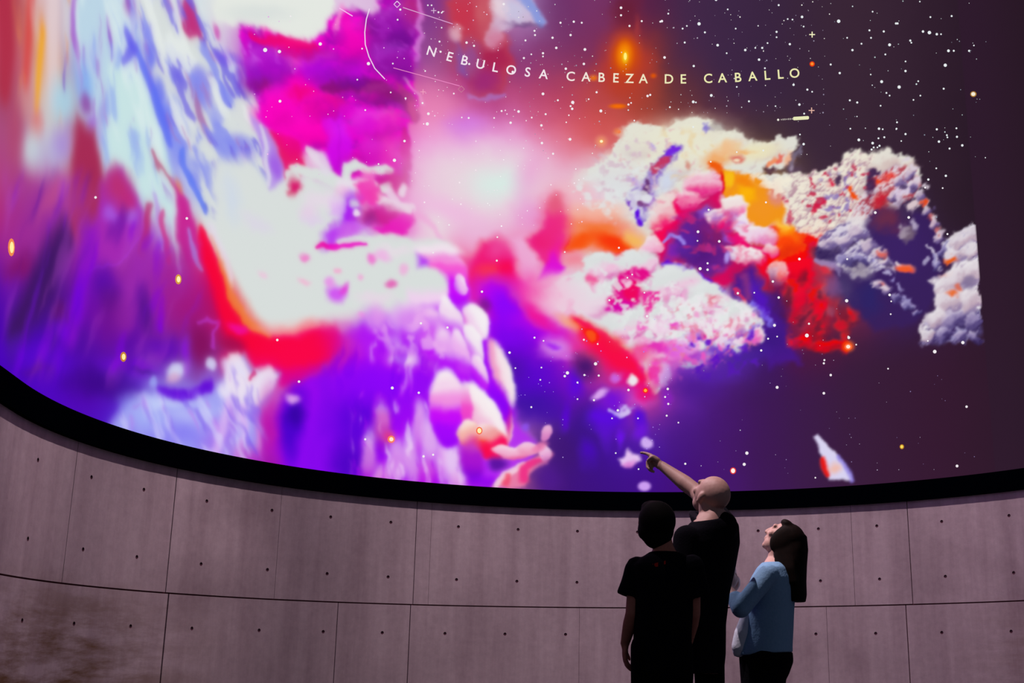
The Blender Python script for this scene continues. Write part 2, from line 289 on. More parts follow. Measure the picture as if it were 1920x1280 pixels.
    S([(645,28,10),(660,80,18),(676,115,16)], 'f01cb8', .5, .9, 'l'); S([(610,168,10),(650,158,13),(710,164,12),(755,190,12),(775,222,10)], '8c1078', .5, .95, 'l'); E(660,155,30,12,0,'780c90',.7,.9,'l'); E(625,190,22,8,8,'ec2868',.7,.9,'l')
    P([(680,30),(715,15),(780,-30),(782,60),(770,110),(778,150),(740,150),(700,130),(682,80)], '9418a4', 8, .85, 'l'); E(745,72,24,24,0,'6c0c90',.6,.9,'l'); E(690,55,16,14,0,'7c0e84',.6,.9,'l'); T([(690,20),(780,0),(780,140),(700,130)], 'b83cc8', 8, .8, 50, (.1,.5), 47)
    E(768,20,18,30,0,'b82c80',.7,.9,'l'); S([(780,0,4),(786,60,6),(778,110,5)], 'd880d8', .7, .8, 'l'); E(660,130,26,22,0,'b018d0',.7,.8,'l'); E(640,200,50,14,8,'d020c8',.7,.7,'l')
    S([(745,160,6),(768,190,10),(774,222,8)], 'c03488', .5, .9, 'l'); S([(752,150,2),(785,180,3),(790,200,3)], 'e8a0d8', .7, .8, 'm')
    P([(600,225),(640,215),(660,300),(640,345),(610,300)], 'd42ce8', 8, .9, 'l'); S([(634,240,3),(638,300,4),(640,335,3)], 'b818c8', .6, .8, 'm'); E(690,235,40,22,0,'dc34dc',.7,.9,'l'); E(725,225,26,18,0,'f060b8',.7,.9,'l'); E(720,290,36,40,0,'e834b4',.7,.9,'l'); E(700,280,16,34,-10,'d424c8',.7,.8,'l')
    S([(757,250,6),(762,300,8),(758,350,6)], 'cc1c84', .6, .9, 'l'); E(735,345,30,22,0,'cc1c80',.6,.9,'l'); E(660,310,20,20,0,'d418a0',.7,.8,'l')
    P([(494,245),(530,250),(560,265),(572,310),(556,338),(550,372),(535,366),(530,320),(512,280)], 'e83068', 5, .95, 'm'); E(545,350,10,20,0,'c82858',.6,.8,'m')
    P([(470,215),(500,240),(522,275),(531,318),(512,350),(502,356),(492,300),(480,260)], 'b48ee8', 6, .9, 'm'); E(516,310,12,26,-10,'a060e4',.7,.9,'m'); S([(488,235,4),(498,280,5),(500,345,4)], 'e0e0e8', .6, .8, 'm')
    for x,y,rx,ry,st in [(505,125,38,34,['cc50e0','a818c4','84109c']),(465,140,22,40,['c060e0','9020c0','780c90']),(600,125,44,30,['d850e8','b41cd0','8c0ca0']),(560,95,40,16,['ff3090','e01878','b01090']),(660,80,32,46,['ff60d0','f018b8','a80898']),(732,50,40,40,['c04cd0','9018a8','700c88']),(735,120,42,36,['b048d0','8c14a0','740c88']),(700,235,46,30,['f070e0','e028cc','b41098']),(730,300,36,44,['ee50c0','e02cb0','b8108c']),(685,300,24,40,['e848d8','d01cb8','b40c98']),(632,285,24,52,['e050f8','d020e4','b414c4']),(565,245,46,40,['ff38c8','fc14b8','e40c9c']),(520,205,36,34,['ff48cc','f818bc','d80ca0']),(600,200,36,26,['f838c0','e81898','b00c90']),(720,180,50,20,['b03898','8c1478','6c0c68'])]: LB(x,y,rx,ry,0,75,st,.45,.6,'l')
    P([(395,-30),(640,-30),(625,25),(605,60),(572,76),(530,66),(495,56),(450,50),(400,45)], 'e4e8e2', 8, 1, 'l'); P([(625,-30),(715,-30),(705,20),(690,28),(655,14),(630,30)], 'e0c8e2', 8, .9, 'l'); E(632,40,5,26,10,'f48cd0',.6,.9,'l'); E(480,28,60,16,0,W,.7,.8,'m')
    # white coral fingers
    S([(535,350,9),(552,330,9),(541,330,8)], W, .35, 1, 'm'); E(553,314,10,9,0,W,.3,1,'m'); S([(560,318,9),(590,325,11),(625,345,12),(660,350,12)], W, .35, 1, 'm'); S([(575,345,12),(600,400,40),(540,420,40)], W, .5, 1, 'm'); S([(575,280,6),(600,300,14),(610,320,12)], 'e0d8e6', .5, .9, 'm')
    S([(645,335,8),(652,318,9),(670,310,8),(690,318,7),(720,316,8),(726,320,8)], W, .3, 1, 'm'); S([(640,350,12),(670,350,14),(700,345,8)], 'e6dce8', .5, .95, 'm'); E(722,352,11,11,0,W,.35,1,'m'); S([(705,370,10),(735,385,10),(772,388,8)], 'e8dce6', .4, .95, 'm'); E(755,358,8,10,0,'e8d8e8',.4,1,'m'); S([(730,360,8),(745,380,10)], 'e8d0e6', .5, .9, 'm')
    P([(665,345),(700,335),(708,355),(700,385),(665,385)], 'f050b4', 6, .95, 'l'); E(652,400,20,34,0,'a83cf0',.6,.95,'l'); E(625,390,14,20,0,'dcaef0',.7,.9,'l'); E(660,385,10,8,0,W,.6,.8,'l'); E(712,408,42,18,0,'cc2c90',.6,.95,'l'); E(690,410,14,12,0,'a02488',.7,.9,'l'); P([(735,405),(775,392),(768,425),(760,442),(720,445),(700,430)], 'e838b8', 5, .95, 'l'); E(655,435,40,18,-15,'cc60e8',.7,.9,'l'); E(620,445,14,24,40,'b850f0',.7,.9,'l')
    E(665,398,6,6,0,'f0e4f0',.4,1,'m'); S([(592,468,2),(605,462,5),(618,466,3)], 'f020a0', .5, .9, 'm'); S([(618,464,5),(650,463,6),(684,458,3)], 'f024c0', .5, .9, 'm'); S([(635,456,4),(665,450,6),(690,452,4)], W, .5, .9, 'm')
    P([(690,445),(730,436),(770,448),(790,470),(700,480),(640,480),(640,470),(690,466)], W, 5, .95, 'm'); E(575,400,14,14,0,'e8c8e8',.9,.7,'m')
    for x,y,a,b,k in [(570,484,9,6,'f078c8'),(628,551,14,16,'d058f2'),(618,530,9,10,'e890e8'),(641,540,6,12,'e048d8'),(696,486,9,9,'f070d0'),(715,480,14,9,'eeb4e4'),(731,536,8,8,'e45cb4'),(672,518,7,6,'f0a8d8'),(752,505,8,12,'eeb0dc'),(675,592,9,6,'f0a0e0'),(490,510,9,6,'ecc4dc'),(570,528,12,5,'f0b8d4'),(825,565,9,14,'f4a0dc'),(628,505,5,5,'f4a8d0')]: E(x,y,a,b,20,k,.6,.9,'m')
    for x,y,rx,ry,an,k_,o_ in [(548,352,9,14,10,'d82868',.9),(585,300,20,10,30,'e8d8e8',.6),(600,375,30,16,0,'ecd4ea',.6),(690,330,16,10,0,'f480c8',.8),(735,335,16,14,0,'cc1c84',.8),(700,365,14,12,0,'f04ca8',.8),(585,415,18,12,0,'e0c8ec',.6),(640,360,14,10,0,'f0b8e0',.6),(480,420,26,14,30,'dcd0ea',.5),(430,370,16,40,-10,'c8d4ee',.5),(740,470,30,10,8,'f0d8ea',.5),(700,560,30,12,0,'f0d0ea',.5),(790,545,20,16,20,'f0c8ea',.6)]: E(x,y,rx,ry,an,k_,.8,o_,'l')
    # ---------------- violet slopes below the white core
    P([(620,660),(660,625),(700,600),(780,600),(840,600),(870,640),(900,720),(930,800),(950,920),(500,930),(505,800),(545,720)], '9220f4', 18, .9, 's'); E(640,650,40,30,0,'c430d0',.9,.8,'s'); E(700,640,40,40,0,'b848f4',.9,.7,'s')
    E(560,660,70,34,-5,'fa1848',.8,.95,'s'); E(540,705,60,14,-8,'d81090',.9,.7,'s'); E(545,800,24,60,5,'4a08cc',.7,.95,'s'); E(552,785,16,20,0,'3404a0',.8,.8,'s'); S([(610,700,14),(600,790,16),(585,900,20)], '8420ec', .9, .7, 's'); E(670,790,50,60,0,'5a0cd8',.8,.9,'s'); E(655,870,34,40,0,'4c0ac4',.8,.9,'s'); E(545,750,13,9,20,'e4a8ec',.7,.95,'m'); E(700,720,60,30,0,'8c14fa',.9,.8,'s')
    for x,y,a,b,k in [(710,600,20,20,'e8a0ea'),(745,595,14,22,'e0a0f0'),(785,585,18,20,'e4b0ee'),(810,640,18,40,'e088e0'),(775,620,12,30,'d898ee'),(740,640,16,20,'d490f0'),(752,672,30,20,'f0a8e6'),(755,672,22,10,'f2ecf0'),(790,600,16,10,'d048f0')]: E(x,y,a,b,0,k,.8,.75,'s')
    # pale fingers at the foot
    E(752,800,16,34,0,'9c1cf4',.8,.8,'m'); E(832,830,8,40,0,'a01cf8',.8,.8,'m')
    for x,y,a,b,an,st in [(690,855,15,44,5,['ecc0ee','d880e0','c040d8']),(716,800,16,40,-8,['eeb8ea','e070c8','d048b0','b030c0']),(742,875,20,44,6,['e8b8ee','dc90e8','c858e0']),(772,868,16,50,-4,['ecd0f0','e0a0ea','d070e4']),(784,800,13,44,-3,['eec0ee','e098ea','c850e8']),(806,830,16,52,0,['f2dcf2','e8b8ee','d070e8']),(828,862,12,46,2,['f0d0f0','dc90ea','c040e8']),(800,892,18,24,0,['d060e0','c030e0']),(852,872,22,54,-4,['f6ecf6','f2dcf2','ec98dc']),(712,900,16,24,0,['e8a0e0','dc70d4'])]: LB(x,y,a*.95,b*1.1,an,92,st,.6,.85)
    E(728,820,10,10,0,'e84c80',.8,.8,'n')
    # ---------------- bottom left pale mass
    P([(195,800),(222,765),(255,742),(292,728),(330,745),(385,742),(412,716),(430,680),(450,660),(470,690),(520,700),(505,740),(478,780),(490,900),(300,900)], 'a4a8f4', 10, .9, 's'); E(310,752,56,12,8,'c4d2f8',.8,.9,'s'); E(270,775,46,14,25,'a4b4f6',.9,.8,'s'); E(330,815,50,20,15,'8478f2',.9,.8,'s'); E(270,830,40,16,20,'7060ee',.9,.7,'s'); E(360,780,40,14,-10,'b4b8f6',.9,.8,'s'); E(400,830,26,40,20,'a464ea',.9,.7,'s'); E(250,760,10,3,-25,'b060e0',.9,.5,'s')
    S([(300,728,8),(340,740,9),(390,728,8)], '5a14d8', .7, .9, 's'); S([(420,690,12),(440,720,20),(440,770,26)], 'dcc8f2', .7, .9, 'm'); P([(425,665),(440,660),(455,680),(462,705),(485,690),(503,688),(514,705),(510,730),(490,745),(470,770),(430,760),(410,730)], 'ece2f0', 6, .95, 'm'); S([(460,712,3),(470,700,4)], 'd01860', .6, .8, 'm')
    for a in ([(430,750,8),(410,800,9),(395,860,9)],[(455,760,8),(450,810,9),(440,870,8)],[(475,760,6),(480,800,6),(478,850,5)]): S(a, 'dcb4f2', .8, .8, 's')
    E(470,860,34,24,10,'b430c0',.9,.85,'s'); E(500,800,20,60,0,'c018a0',.9,.8,'s'); E(500,880,22,22,0,'a018a8',.9,.8,'s'); E(430,790,8,34,10,'a064e8',.9,.7,'s')
    E(326,694,17,15,-20,'d2d8f4',.4,1,'m'); E(322,708,12,8,0,'d8a8cc',.7,.9,'m'); E(389,690,10,12,0,'d4d4f4',.4,1,'m'); E(286,713,7,10,10,'a0b0f6',.5,1,'m'); E(345,690,6,14,0,'a050d8',.8,.7,'m')
    pale = [(200,800),(230,765),(290,735),(400,735),(440,690),(500,720),(480,790),(490,900),(300,890)]
    c.streaks(pale, 'dcdcfa', 70, 80, 14, (.1,.55), 481, .6); c.streaks(pale, '7450ea', 68, 70, 13, (.2,.6), 485, .6); c.streaks(pale, 'c070ec', 74, 60, 12, (.3,.6), 489, .5)
    foot = [(660,770),(720,750),(860,760),(870,915),(660,915)]
    c.streaks(foot, 'f4e0f6', 82, 60, 12, (.15,.6), 493, .6); c.streaks(foot, 'b030f0', 84, 60, 11, (.25,.6), 497, .6); c.streaks([(640,600),(830,600),(860,720),(640,760)], 'e0a8f4', 100, 80, 16, (.2,.65), 501, .55); c.streaks([(640,640),(830,640),(840,760),(560,760)], '7c08f0', 100, 80, 16, (.2,.65), 505, .5)
    # ---------------- column of red smoke hanging from the top
    P([(850,70),(880,60),(895,110),(880,150),(860,140)], '7c58b0', 10, .7, 'l'); P([(840,-30),(962,-30),(948,30),(945,60),(955,90),(962,128),(946,168),(912,188),(884,178),(874,130),(856,80),(846,40)], 'bc4058', 7, .95, 'l'); E(925,115,30,30,0,'a82450',.7,.9,'l'); E(905,155,30,24,0,'9c2876',.8,.9,'l'); E(880,110,20,28,0,'8a50a0',.8,.7,'l'); S([(880,180,4),(910,190,5),(945,178,4)], 'a878c8', .8, .7, 'l'); E(865,30,24,30,0,'c83c4c',.8,.8,'l')
    P([(915,-30),(985,-30),(1008,20),(1020,45),(1004,52),(965,44),(945,62),(935,75),(915,85),(905,70),(918,40)], 'd0b8d4', 6, .9, 'l'); S([(975,-10,10),(1000,20,12),(1012,44,8)], '8898dc', .6, .95, 'l'); E(960,20,24,18,20,'c8c4e0',.7,.9,'l'); E(925,75,18,18,0,'d07c9c',.7,.9,'l'); E(935,15,16,20,0,'e8d4dc',.7,.8,'l'); E(850,62,10,14,0,'e0b4c4',.8,.8,'l'); E(985,47,30,5,5,'5c3470',.8,.6,'l'); E(905,20,16,40,0,'d06870',.8,.6,'l')
    # flame
    E(1172,60,26,60,5,'80283c',.9,.7,'s'); E(1175,20,20,30,0,'641c34',.9,.7,'s'); E(1168,125,40,50,0,'c83c28',.9,.8,'s'); E(1172,105,22,32,0,'f06018',.9,.85,'n'); E(1171,108,12,22,0,'fc9c18',.8,.95,'n'); E(1172,110,5,10,0,'ffe850',.6,1,'n'); E(1195,52,6,16,5,'a8383c',.9,.6,'s'); E(1190,150,40,40,0,'b83c30',.9,.5,'s')
    E(1158,201,14,4,0,'f87020',.7,.95,'n'); E(1127,267,9,9,0,'f0a070',.9,.8,'n'); E(1158,249,7,6,0,'f08858',.9,.8,'n'); E(1225,144,5,4,0,'e85820',.8,.9,'n'); E(1112,148,7,5,0,'f07838',.8,.9,'n')
    # pink haze round the bright star
    E(820,210,60,40,0,'ec8cb8',.9,.6,'s'); E(870,235,30,24,0,'d070e8',.9,.7,'s'); E(900,340,140,80,0,'ecc8de',.8,.85,'s'); E(910,340,90,50,0,'e6d8de',.9,.9,'s'); E(935,345,48,30,0,'d8eae4',.9,.95,'s'); E(820,430,30,40,0,'e8dae0',.9,.8,'s'); E(890,440,40,26,0,'eab8dc',.9,.7,'s'); E(1000,400,30,30,30,'e688d4',.9,.5,'s'); E(840,395,50,16,15,'f0b4e0',.9,.6,'s'); S([(780,400,6),(815,430,5),(840,470,5)], 'f0a4d8', .9, .6, 's'); E(990,330,24,40,20,'ec94d0',.9,.5,'s')
    # middle: pinks, reds and violet field
    P([(900,450),(928,448),(950,475),(975,510),(1000,560),(960,600),(900,600),(872,560),(880,500)], 'f03c74', 12, .9, 's'); E(932,462,18,22,0,'ec5898',.8,.9,'s'); E(918,510,24,14,0,'f8584c',.9,.8,'s'); E(955,505,18,12,20,'f82850',.9,.8,'s'); P([(1000,440),(1020,470),(1010,500),(1030,530),(985,540),(965,490),(960,450)], 'ecb4dc', 12, .8, 's')
    E(925,555,46,30,0,'c020f0',.8,.9,'s'); E(950,585,44,40,0,'8a14fc',.8,.95,'s'); E(1000,555,26,34,-30,'f42ca4',.9,.9,'s'); E(1010,620,40,22,15,'c020e8',.9,.85,'s'); E(960,640,50,26,0,'7a14ec',.9,.8,'s'); E(900,575,14,14,0,'701480',.8,.7,'s')
    P([(1028,372),(1056,362),(1066,400),(1060,440),(1052,470),(1030,505),(1010,485),(985,450),(1014,425)], 'ec4488', 8, .95, 's'); E(1042,385,14,18,0,'e4607c',.8,.9,'s'); E(1045,475,14,34,10,'f03cb8',.7,.9,'s'); P([(1010,520),(1040,470),(1062,500),(1050,520)], 'dc28d8', 6, .9, 's'); E(1020,450,24,18,0,'ec3c70',.8,.8,'s')
    P([(1060,420),(1100,395),(1150,400),(1190,430),(1200,465),(1180,480),(1120,475),(1060,470)], 'f46848', 12, .9, 's'); E(1120,400,34,20,0,'f4a080',.9,.8,'s'); E(1150,462,40,14,20,'f8302c',.8,.9,'s'); E(1088,460,26,10,-10,'f84c38',.8,.9,'s'); E(1188,452,14,16,0,'f4c070',.8,.9,'s'); E(1080,490,24,14,20,'f08094',.8,.8,'s')
    # ---------------- big pale cloud on the right: body
    body = [(1090,345),(1105,315),(1132,312),(1146,292),(1147,275),(1166,260),(1182,240),(1196,232),(1230,238),(1246,245),(1266,232),(1282,226),(1302,222),(1331,222),(1340,238),(1375,250),(1396,262),(1416,273),(1436,268),(1456,258),(1475,262),(1494,256),(1494,275),(1478,308),(1462,322),(1430,318),(1422,332),(1450,328),(1492,332),(1545,325),(1566,311),(1586,297),(1602,282),(1616,290),(1642,288),(1662,284),(1682,288),(1706,295),(1718,312),(1730,332),(1722,350),(1700,380),(1660,420),(1620,460),(1600,520),(1540,470),(1470,440),(1360,420),(1240,440),(1200,470),(1110,420),(1060,400),(1050,360)]
    P(body, 'dcdcd2', 3, 1, 'r'); L(body, 'c8b0b4', 'e2e0d6', 3, .45, 40, (-.3,.05), 61, 'r')
    for x,y,rx,ry in [(1360,272,40,26),(1430,285,40,18),(1110,345,34,30),(1160,318,36,38),(1215,318,34,34),(1190,268,34,32),(1243,266,32,28),(1298,252,48,32),(1330,290,36,26),(1270,300,36,34),(1180,375,40,34),(1225,400,26,30)]: LB(x,y,rx,ry,0,70,['e4e2d4','e2e0d4','dcd4cc','c8b0b8'],.3,.7,'r')
    for x,y,rx,ry in [(1700,312,24,20),(1655,306,34,24),(1605,312,30,28),(1560,345,32,26),(1505,352,38,22),(1620,345,24,24),(1590,385,30,26),(1540,395,38,26),(1500,410,30,22),(1575,425,30,20)]: LB(x,y,rx,ry,0,65,['e6e2d6','e2dcd2','d0b8b4','9c7c9c'],.25,.85,'r')
    E(1150,360,70,50,0,'dcdfe2',.9,.9,'m'); E(1290,270,80,40,0,'e8e6ce',.9,.85,'m'); E(1420,290,40,16,-10,'ece2b4',.8,.7,'m'); E(1080,375,46,24,0,'ecc8d8',.9,.8,'s'); E(1130,400,40,16,0,'f0c8bc',.9,.8,'s')
    T([(1150,270),(1260,240),(1340,300),(1240,400),(1160,330)], 'e0a8b0', 10, .6, 60, (.25,.6), 63)
    S([(1266,282,10),(1243,306,10),(1220,342,14),(1198,372,18),(1200,412,8)], '8a68c8', .6, .9, 'r'); S([(1264,280,6),(1250,296,7)], '7038e0', .5, .9, 'r'); S([(1248,300,7),(1226,322,7)], 'c83858', .6, .9, 'r'); S([(1216,340,7),(1206,362,8)], '64306c', .6, .9, 'r'); E(1186,378,9,14,0,'7030c0',.5,.95,'r'); E(1222,378,9,12,0,'7828c0',.5,.95,'r'); E(1205,382,12,8,0,'7a3c78',.6,.9,'r'); S([(1196,396,6),(1200,418,6)], '5a24e0', .5, .95, 'm'); E(1213,376,9,8,0,'d8c8ec',.4,.95,'m'); E(1196,374,7,6,0,'c0a8e8',.5,.9,'m'); E(1250,345,14,24,30,'ccd4ec',.8,.8,'m'); E(1184,340,10,5,20,'b890d8',.7,.8,'r'); E(1222,280,6,5,0,'b8a0e0',.6,.8,'r'); E(1326,240,7,9,0,'8070d8',.6,.9,'r'); E(1345,240,16,8,0,'9c9090',.8,.6,'r'); E(1288,310,5,9,-20,'d08878',.7,.8,'m')
    P([(1050,360),(1090,350),(1110,400),(1180,430),(1205,470),(1120,470),(1060,440)], 'f0a890', 26, .75, 's'); E(1070,372,50,34,10,'ecb8cc',.9,.8,'s'); E(1130,432,56,22,12,'f47050',.9,.9,'s'); E(1155,462,40,14,20,'f8302c',.8,.9,'s'); E(1090,455,26,12,-10,'f85038',.9,.9,'s'); E(1190,455,14,14,0,'f4b868',.8,.9,'s'); E(1115,402,36,16,0,'f4b4a0',.9,.7,'s'); E(1040,420,26,46,0,'ec4880',.8,.85,'s'); E(1045,385,14,18,0,'e4607c',.8,.8,'s')
    # orange heart
    E(1345,300,26,16,-20,'f0a868',.7,.9,'l'); E(1365,280,20,12,0,'f0bc88',.8,.8,'l'); E(1382,298,12,7,0,'d86458',.7,.9,'l'); E(1382,302,6,3,0,'f4e8c8',.5,.9,'n'); E(1395,285,16,5,0,'f0a860',.8,.7,'l'); S([(1332,312,8),(1345,322,9),(1352,350,6)], 'f05028', .6, .9, 'l')
    P([(1350,322),(1415,325),(1440,345),(1464,368),(1478,395),(1470,420),(1432,428),(1404,420),(1396,388),(1372,375),(1353,366)], 'f29038', 5, .95, 'l'); E(1366,336,12,12,0,'f8c040',.7,.9,'l'); E(1398,368,16,18,30,'fcb428',.7,.95,'l'); E(1402,390,5,10,0,'fce040',.6,.9,'l'); E(1430,390,26,22,0,'f29448',.8,.8,'l'); E(1455,365,14,20,-20,'d88484',.8,.85,'l'); S([(1472,372,3),(1484,400,4),(1480,425,4)], 'c83858', .5, .8, 'r'); E(1395,340,14,8,0,'f48030',.8,.7,'l'); E(1352,345,4,22,0,'e02028',.5,.9,'m')
    S([(1490,392,3),(1500,405,4),(1485,415,3)], 'c04068', .5, .8, 'r'); E(1480,300,10,14,20,'f0986c',.7,.7,'l'); S([(1440,315,4),(1455,300,5)], 'f08860', .6, .9, 'l'); S([(1460,305,4),(1465,290,3)], 'e8584c', .6, .8, 'l')
    S([(1480,318,5),(1494,290,6),(1500,280,3)], '746880', .7, .9, 'r'); E(1488,322,16,10,0,'584058',.8,.9,'r'); E(1445,322,14,6,0,'4c2838',.7,.9,'r'); E(1486,318,5,8,0,'b0a0b4',.7,.7,'r')
    # pink and crimson inner cavern
    P([(1225,470),(1232,430),(1250,395),(1290,370),(1330,360),(1352,350),(1360,380),(1345,400),(1370,420),(1390,450),(1420,470),(1400,520),(1350,545),(1290,505),(1240,490)], 'd81858', 8, .95, 'l'); P([(1262,420),(1300,392),(1345,400),(1365,440),(1370,500),(1330,522),(1290,505),(1262,470)], '64208c', 12, .95, 'l'); E(1312,470,34,30,0,'50187c',.8,.9,'l'); E(1285,455,20,24,0,'5c24a0',.8,.85,'l'); E(1345,440,26,24,0,'8c1c60',.9,.7,'l'); E(1260,405,22,34,10,'f41c54',.7,.9,'l'); E(1240,440,12,24,0,'f82050',.7,.9,'l'); E(1330,395,18,14,0,'a82874',.8,.8,'l'); E(1322,398,14,8,-20,'8058d0',.7,.8,'l')
    S([(1245,458,3),(1258,446,4),(1275,448,4),(1285,458,3)], 'a08cec', .6, .9, 'm'); S([(1250,495,6),(1290,510,7),(1325,525,7)], '5818e0', .6, .9, 'r'); E(1260,475,12,18,0,'7828b8',.8,.8,'l')
    L([(1282,360),(1300,335),(1330,324),(1348,335),(1352,358),(1330,368),(1310,386),(1290,388),(1276,372)], 'e84c90', 'f0d4e0', 4, .95, 60, (.0,.5), 65, 'l'); E(1302,360,9,11,0,'ec4080',.7,.8,'l'); E(1325,330,14,6,0,'e8e4e0',.7,.8,'l'); S([(1235,430,5),(1225,415,8),(1240,385,9),(1262,372,8)], 'ecd8d8', .5, .9, 'r'); S([(1210,470,8),(1225,462,8)], 'f0d0e0', .5, .9, 'r')
    # white lobes over the cavern
    P([(1354,382),(1368,372),(1388,374),(1400,388),(1400,410),(1386,402),(1366,390)], 'f0e8e4', 3, 1, 'm'); E(1388,396,10,8,0,'f060b0',.7,.8,'l'); P([(1330,412),(1332,398),(1350,390),(1375,392),(1398,405),(1420,425),(1446,440),(1456,460),(1440,462),(1410,452),(1386,462),(1380,430),(1350,418)], 'ece0ec', 4, 1, 'l'); E(1362,421,20,14,10,'ec2c68',.6,.95,'l'); E(1425,450,16,8,20,'f090d0',.7,.8,'l'); E(1368,448,14,8,20,'a060e8',.7,.8,'l'); E(1395,430,10,10,0,'c078e0',.8,.7,'l'); S([(1372,445,8),(1400,470,9),(1440,478,9)], 'f02c6c', .6, .9, 'l')
    P([(1360,466),(1372,464),(1385,474),(1405,464),(1425,472),(1434,492),(1428,500),(1415,486),(1400,484),(1385,494),(1370,490)], 'f2eaea', 3, 1, 'm'); E(1362,485,5,9,0,'b8a0f0',.5,.9,'m')
    # reds to the right of the cavern
    P([(1440,430),(1470,420),(1500,440),(1545,412),(1560,425),(1555,460),(1520,480),(1530,520),(1510,560),(1470,560),(1440,540),(1420,500),(1445,470)], 'f41c24', 8, .95, 'l'); E(1490,440,26,14,0,'f8a038',.7,.95,'l'); E(1470,425,16,9,0,'fcc860',.7,.9,'l'); E(1518,445,20,16,-30,'f84830',.8,.9,'l'); E(1470,465,26,14,0,'f84028',.8,.9,'l'); E(1508,520,9,16,0,'701030',.6,.95,'l'); E(1395,520,20,26,0,'a81858',.9,.8,'l')
    L([(1440,498),(1460,488),(1480,508),(1480,535),(1460,532),(1445,520)], 'e86078', 'f0dce4', 3, .95, 60, (.0,.5), 67, 'l')
    P([(1480,560),(1520,545),(1560,540),(1600,560),(1605,590),(1570,600),(1545,640),(1500,660),(1478,650),(1480,600)], '801c40', 12, .85, 'l'); S([(1500,560,12),(1490,600,9)], 'f82030', .6, .95, 'l'); S([(1545,545,14),(1575,570,16),(1596,590,12)], 'f83028', .6, .95, 'l'); S([(1535,580,14),(1528,620,10),(1545,648,11),(1590,654,9)], 'f01c20', .6, .95, 'l'); S([(1484,648,8),(1512,636,9)], 'f41418', .6, .95, 'l'); E(1580,608,10,14,0,'f02828',.7,.9,'l'); E(1512,600,14,18,0,'9c3c70',.8,.8,'l'); E(1592,650,10,9,0,'fc6838',.7,.95,'n'); E(1555,585,8,8,0,'b8a0c0',.9,.5,'l'); E(1535,560,8,10,0,'5c2050',.8,.6,'l'); E(1470,590,8,20,20,'4c1448',.8,.7,'l'); E(1590,625,8,10,0,'b02028',.8,.7,'l')
    for x,y,rx,ry,st in [(1480,500,36,44,['ff6030','f41c24','a01030']),(1470,455,30,24,['ffa048','fc4424','d01828']),(1530,440,30,22,['ff6c50','f02c34','b01840']),(1500,570,28,36,['ff3c34','d01c30','5c1030']),(1562,562,36,26,['ff4838','e42028','801430']),(1590,588,20,24,['ff4c38','e82828','6c1430']),(1532,612,26,32,['f83030','c01c2c','501030']),(1545,650,36,10,['ff3428','e01418','90101c']),(1495,646,22,10,['ff2c24','d81018'])]: LB(x,y,rx,ry,0,75,st,.5,.65,'l')
    for x,y,rx,ry,st in [(1318,348,34,26,['ece0dc','f0bcd0','e84c8c','c82868']),(1292,378,22,18,['f0d0d8','f078a8','d82468']),(1378,386,26,18,['f0ece6','eedcdc','f070a8']),(1348,408,24,16,['f0ece8','ecc8d8','e83c78']),(1420,442,38,18,['f0e8e8','ecd0e4','e060a8']),(1398,482,34,14,['f0ecec','ecd8e0','e04880']),(1460,512,22,22,['f0e4e4','ecb8c4','e03c58']),(1445,470,18,14,['f0dce0','f05c88']),(1240,400,26,34,['e8e0d8','ecc8cc','f03868']),(1225,460,18,16,['eee0e4','f0a8cc'])]: LB(x,y,rx,ry,15,80,st,.22,.9,'l')
    # violet flow under it
    P([(1380,520),(1410,500),(1440,550),(1470,600),(1500,680),(1440,690),(1420,640),(1400,580),(1375,550)], '48188c', 10, .95, 'l'); S([(1395,520,7),(1402,560,7)], 'a03880', .9, .6, 's'); S([(1382,540,3),(1392,565,4)], 'f04060', .7, .8, 'l'); S([(1412,568,6),(1432,588,6),(1446,608,5)], '8878f0', .6, .85, 'r'); E(1425,560,10,30,-20,'5420c4',.9,.8,'l'); E(1450,640,30,24,0,'3c1880',.9,.8,'l'); E(1460,560,14,40,-15,'3a1868',.9,.8,'l'); E(1345,545,20,9,30,'5020d8',.7,.9,'r')
    # ---------------- lower white cloud
    low = [(1020,545),(1060,520),(1096,510),(1094,490),(1106,473),(1132,472),(1152,482),(1172,473),(1202,474),(1236,490),(1242,503),(1292,505),(1312,520),(1346,536),(1366,556),(1382,566),(1412,580),(1432,600),(1441,626),(1428,642),(1402,640),(1386,672),(1350,660),(1310,690),(1270,690),(1252,722),(1226,742),(1214,725),(1210,690),(1180,668),(1150,632),(1100,606),(1052,585)]
    P(low, 'd8dcdc', 4, 1, 'l')
    for x,y,rx,ry in [(1130,500,34,28),(1198,494,40,24),(1265,532,44,34),(1325,562,42,32),(1385,592,38,28),(1410,620,26,22),(1345,615,36,28),(1295,600,36,30),(1235,600,40,30),(1180,610,36,26),(1120,560,40,34),(1280,650,34,26),(1240,660,30,24)]: LB(x,y,rx,ry,0,75,['e0e4e4','dadede','ecc4dc','d850a8'],.22,.9,'l')
    E(1050,560,40,30,20,'eccce0',.9,.8,'s'); E(1100,560,44,40,0,'e6dce4',.9,.7,'s'); T([(1030,530),(1110,510),(1120,600),(1060,590)], 'f08cc0', 8, .6, 34, (.2,.6), 69)
    P([(1140,560),(1160,515),(1185,500),(1220,508),(1225,520),(1200,535),(1200,570),(1170,590),(1140,580)], 'e42084', 6, .95, 'l'); E(1185,545,16,18,0,'f01c58',.7,.9,'l'); E(1160,578,22,10,0,'d414a8',.7,.9,'l'); E(1176,530,9,8,0,'f0d0e4',.5,.9,'l'); P([(1200,545),(1236,548),(1240,560),(1222,575),(1216,602),(1208,600),(1205,575)], 'ec3c98', 4, .9, 'l'); E(1108,524,10,9,0,'f05c98',.7,.9,'l'); S([(1150,500,4),(1135,515,4),(1125,530,4)], 'f0b8d8', .7, .6, 'l')
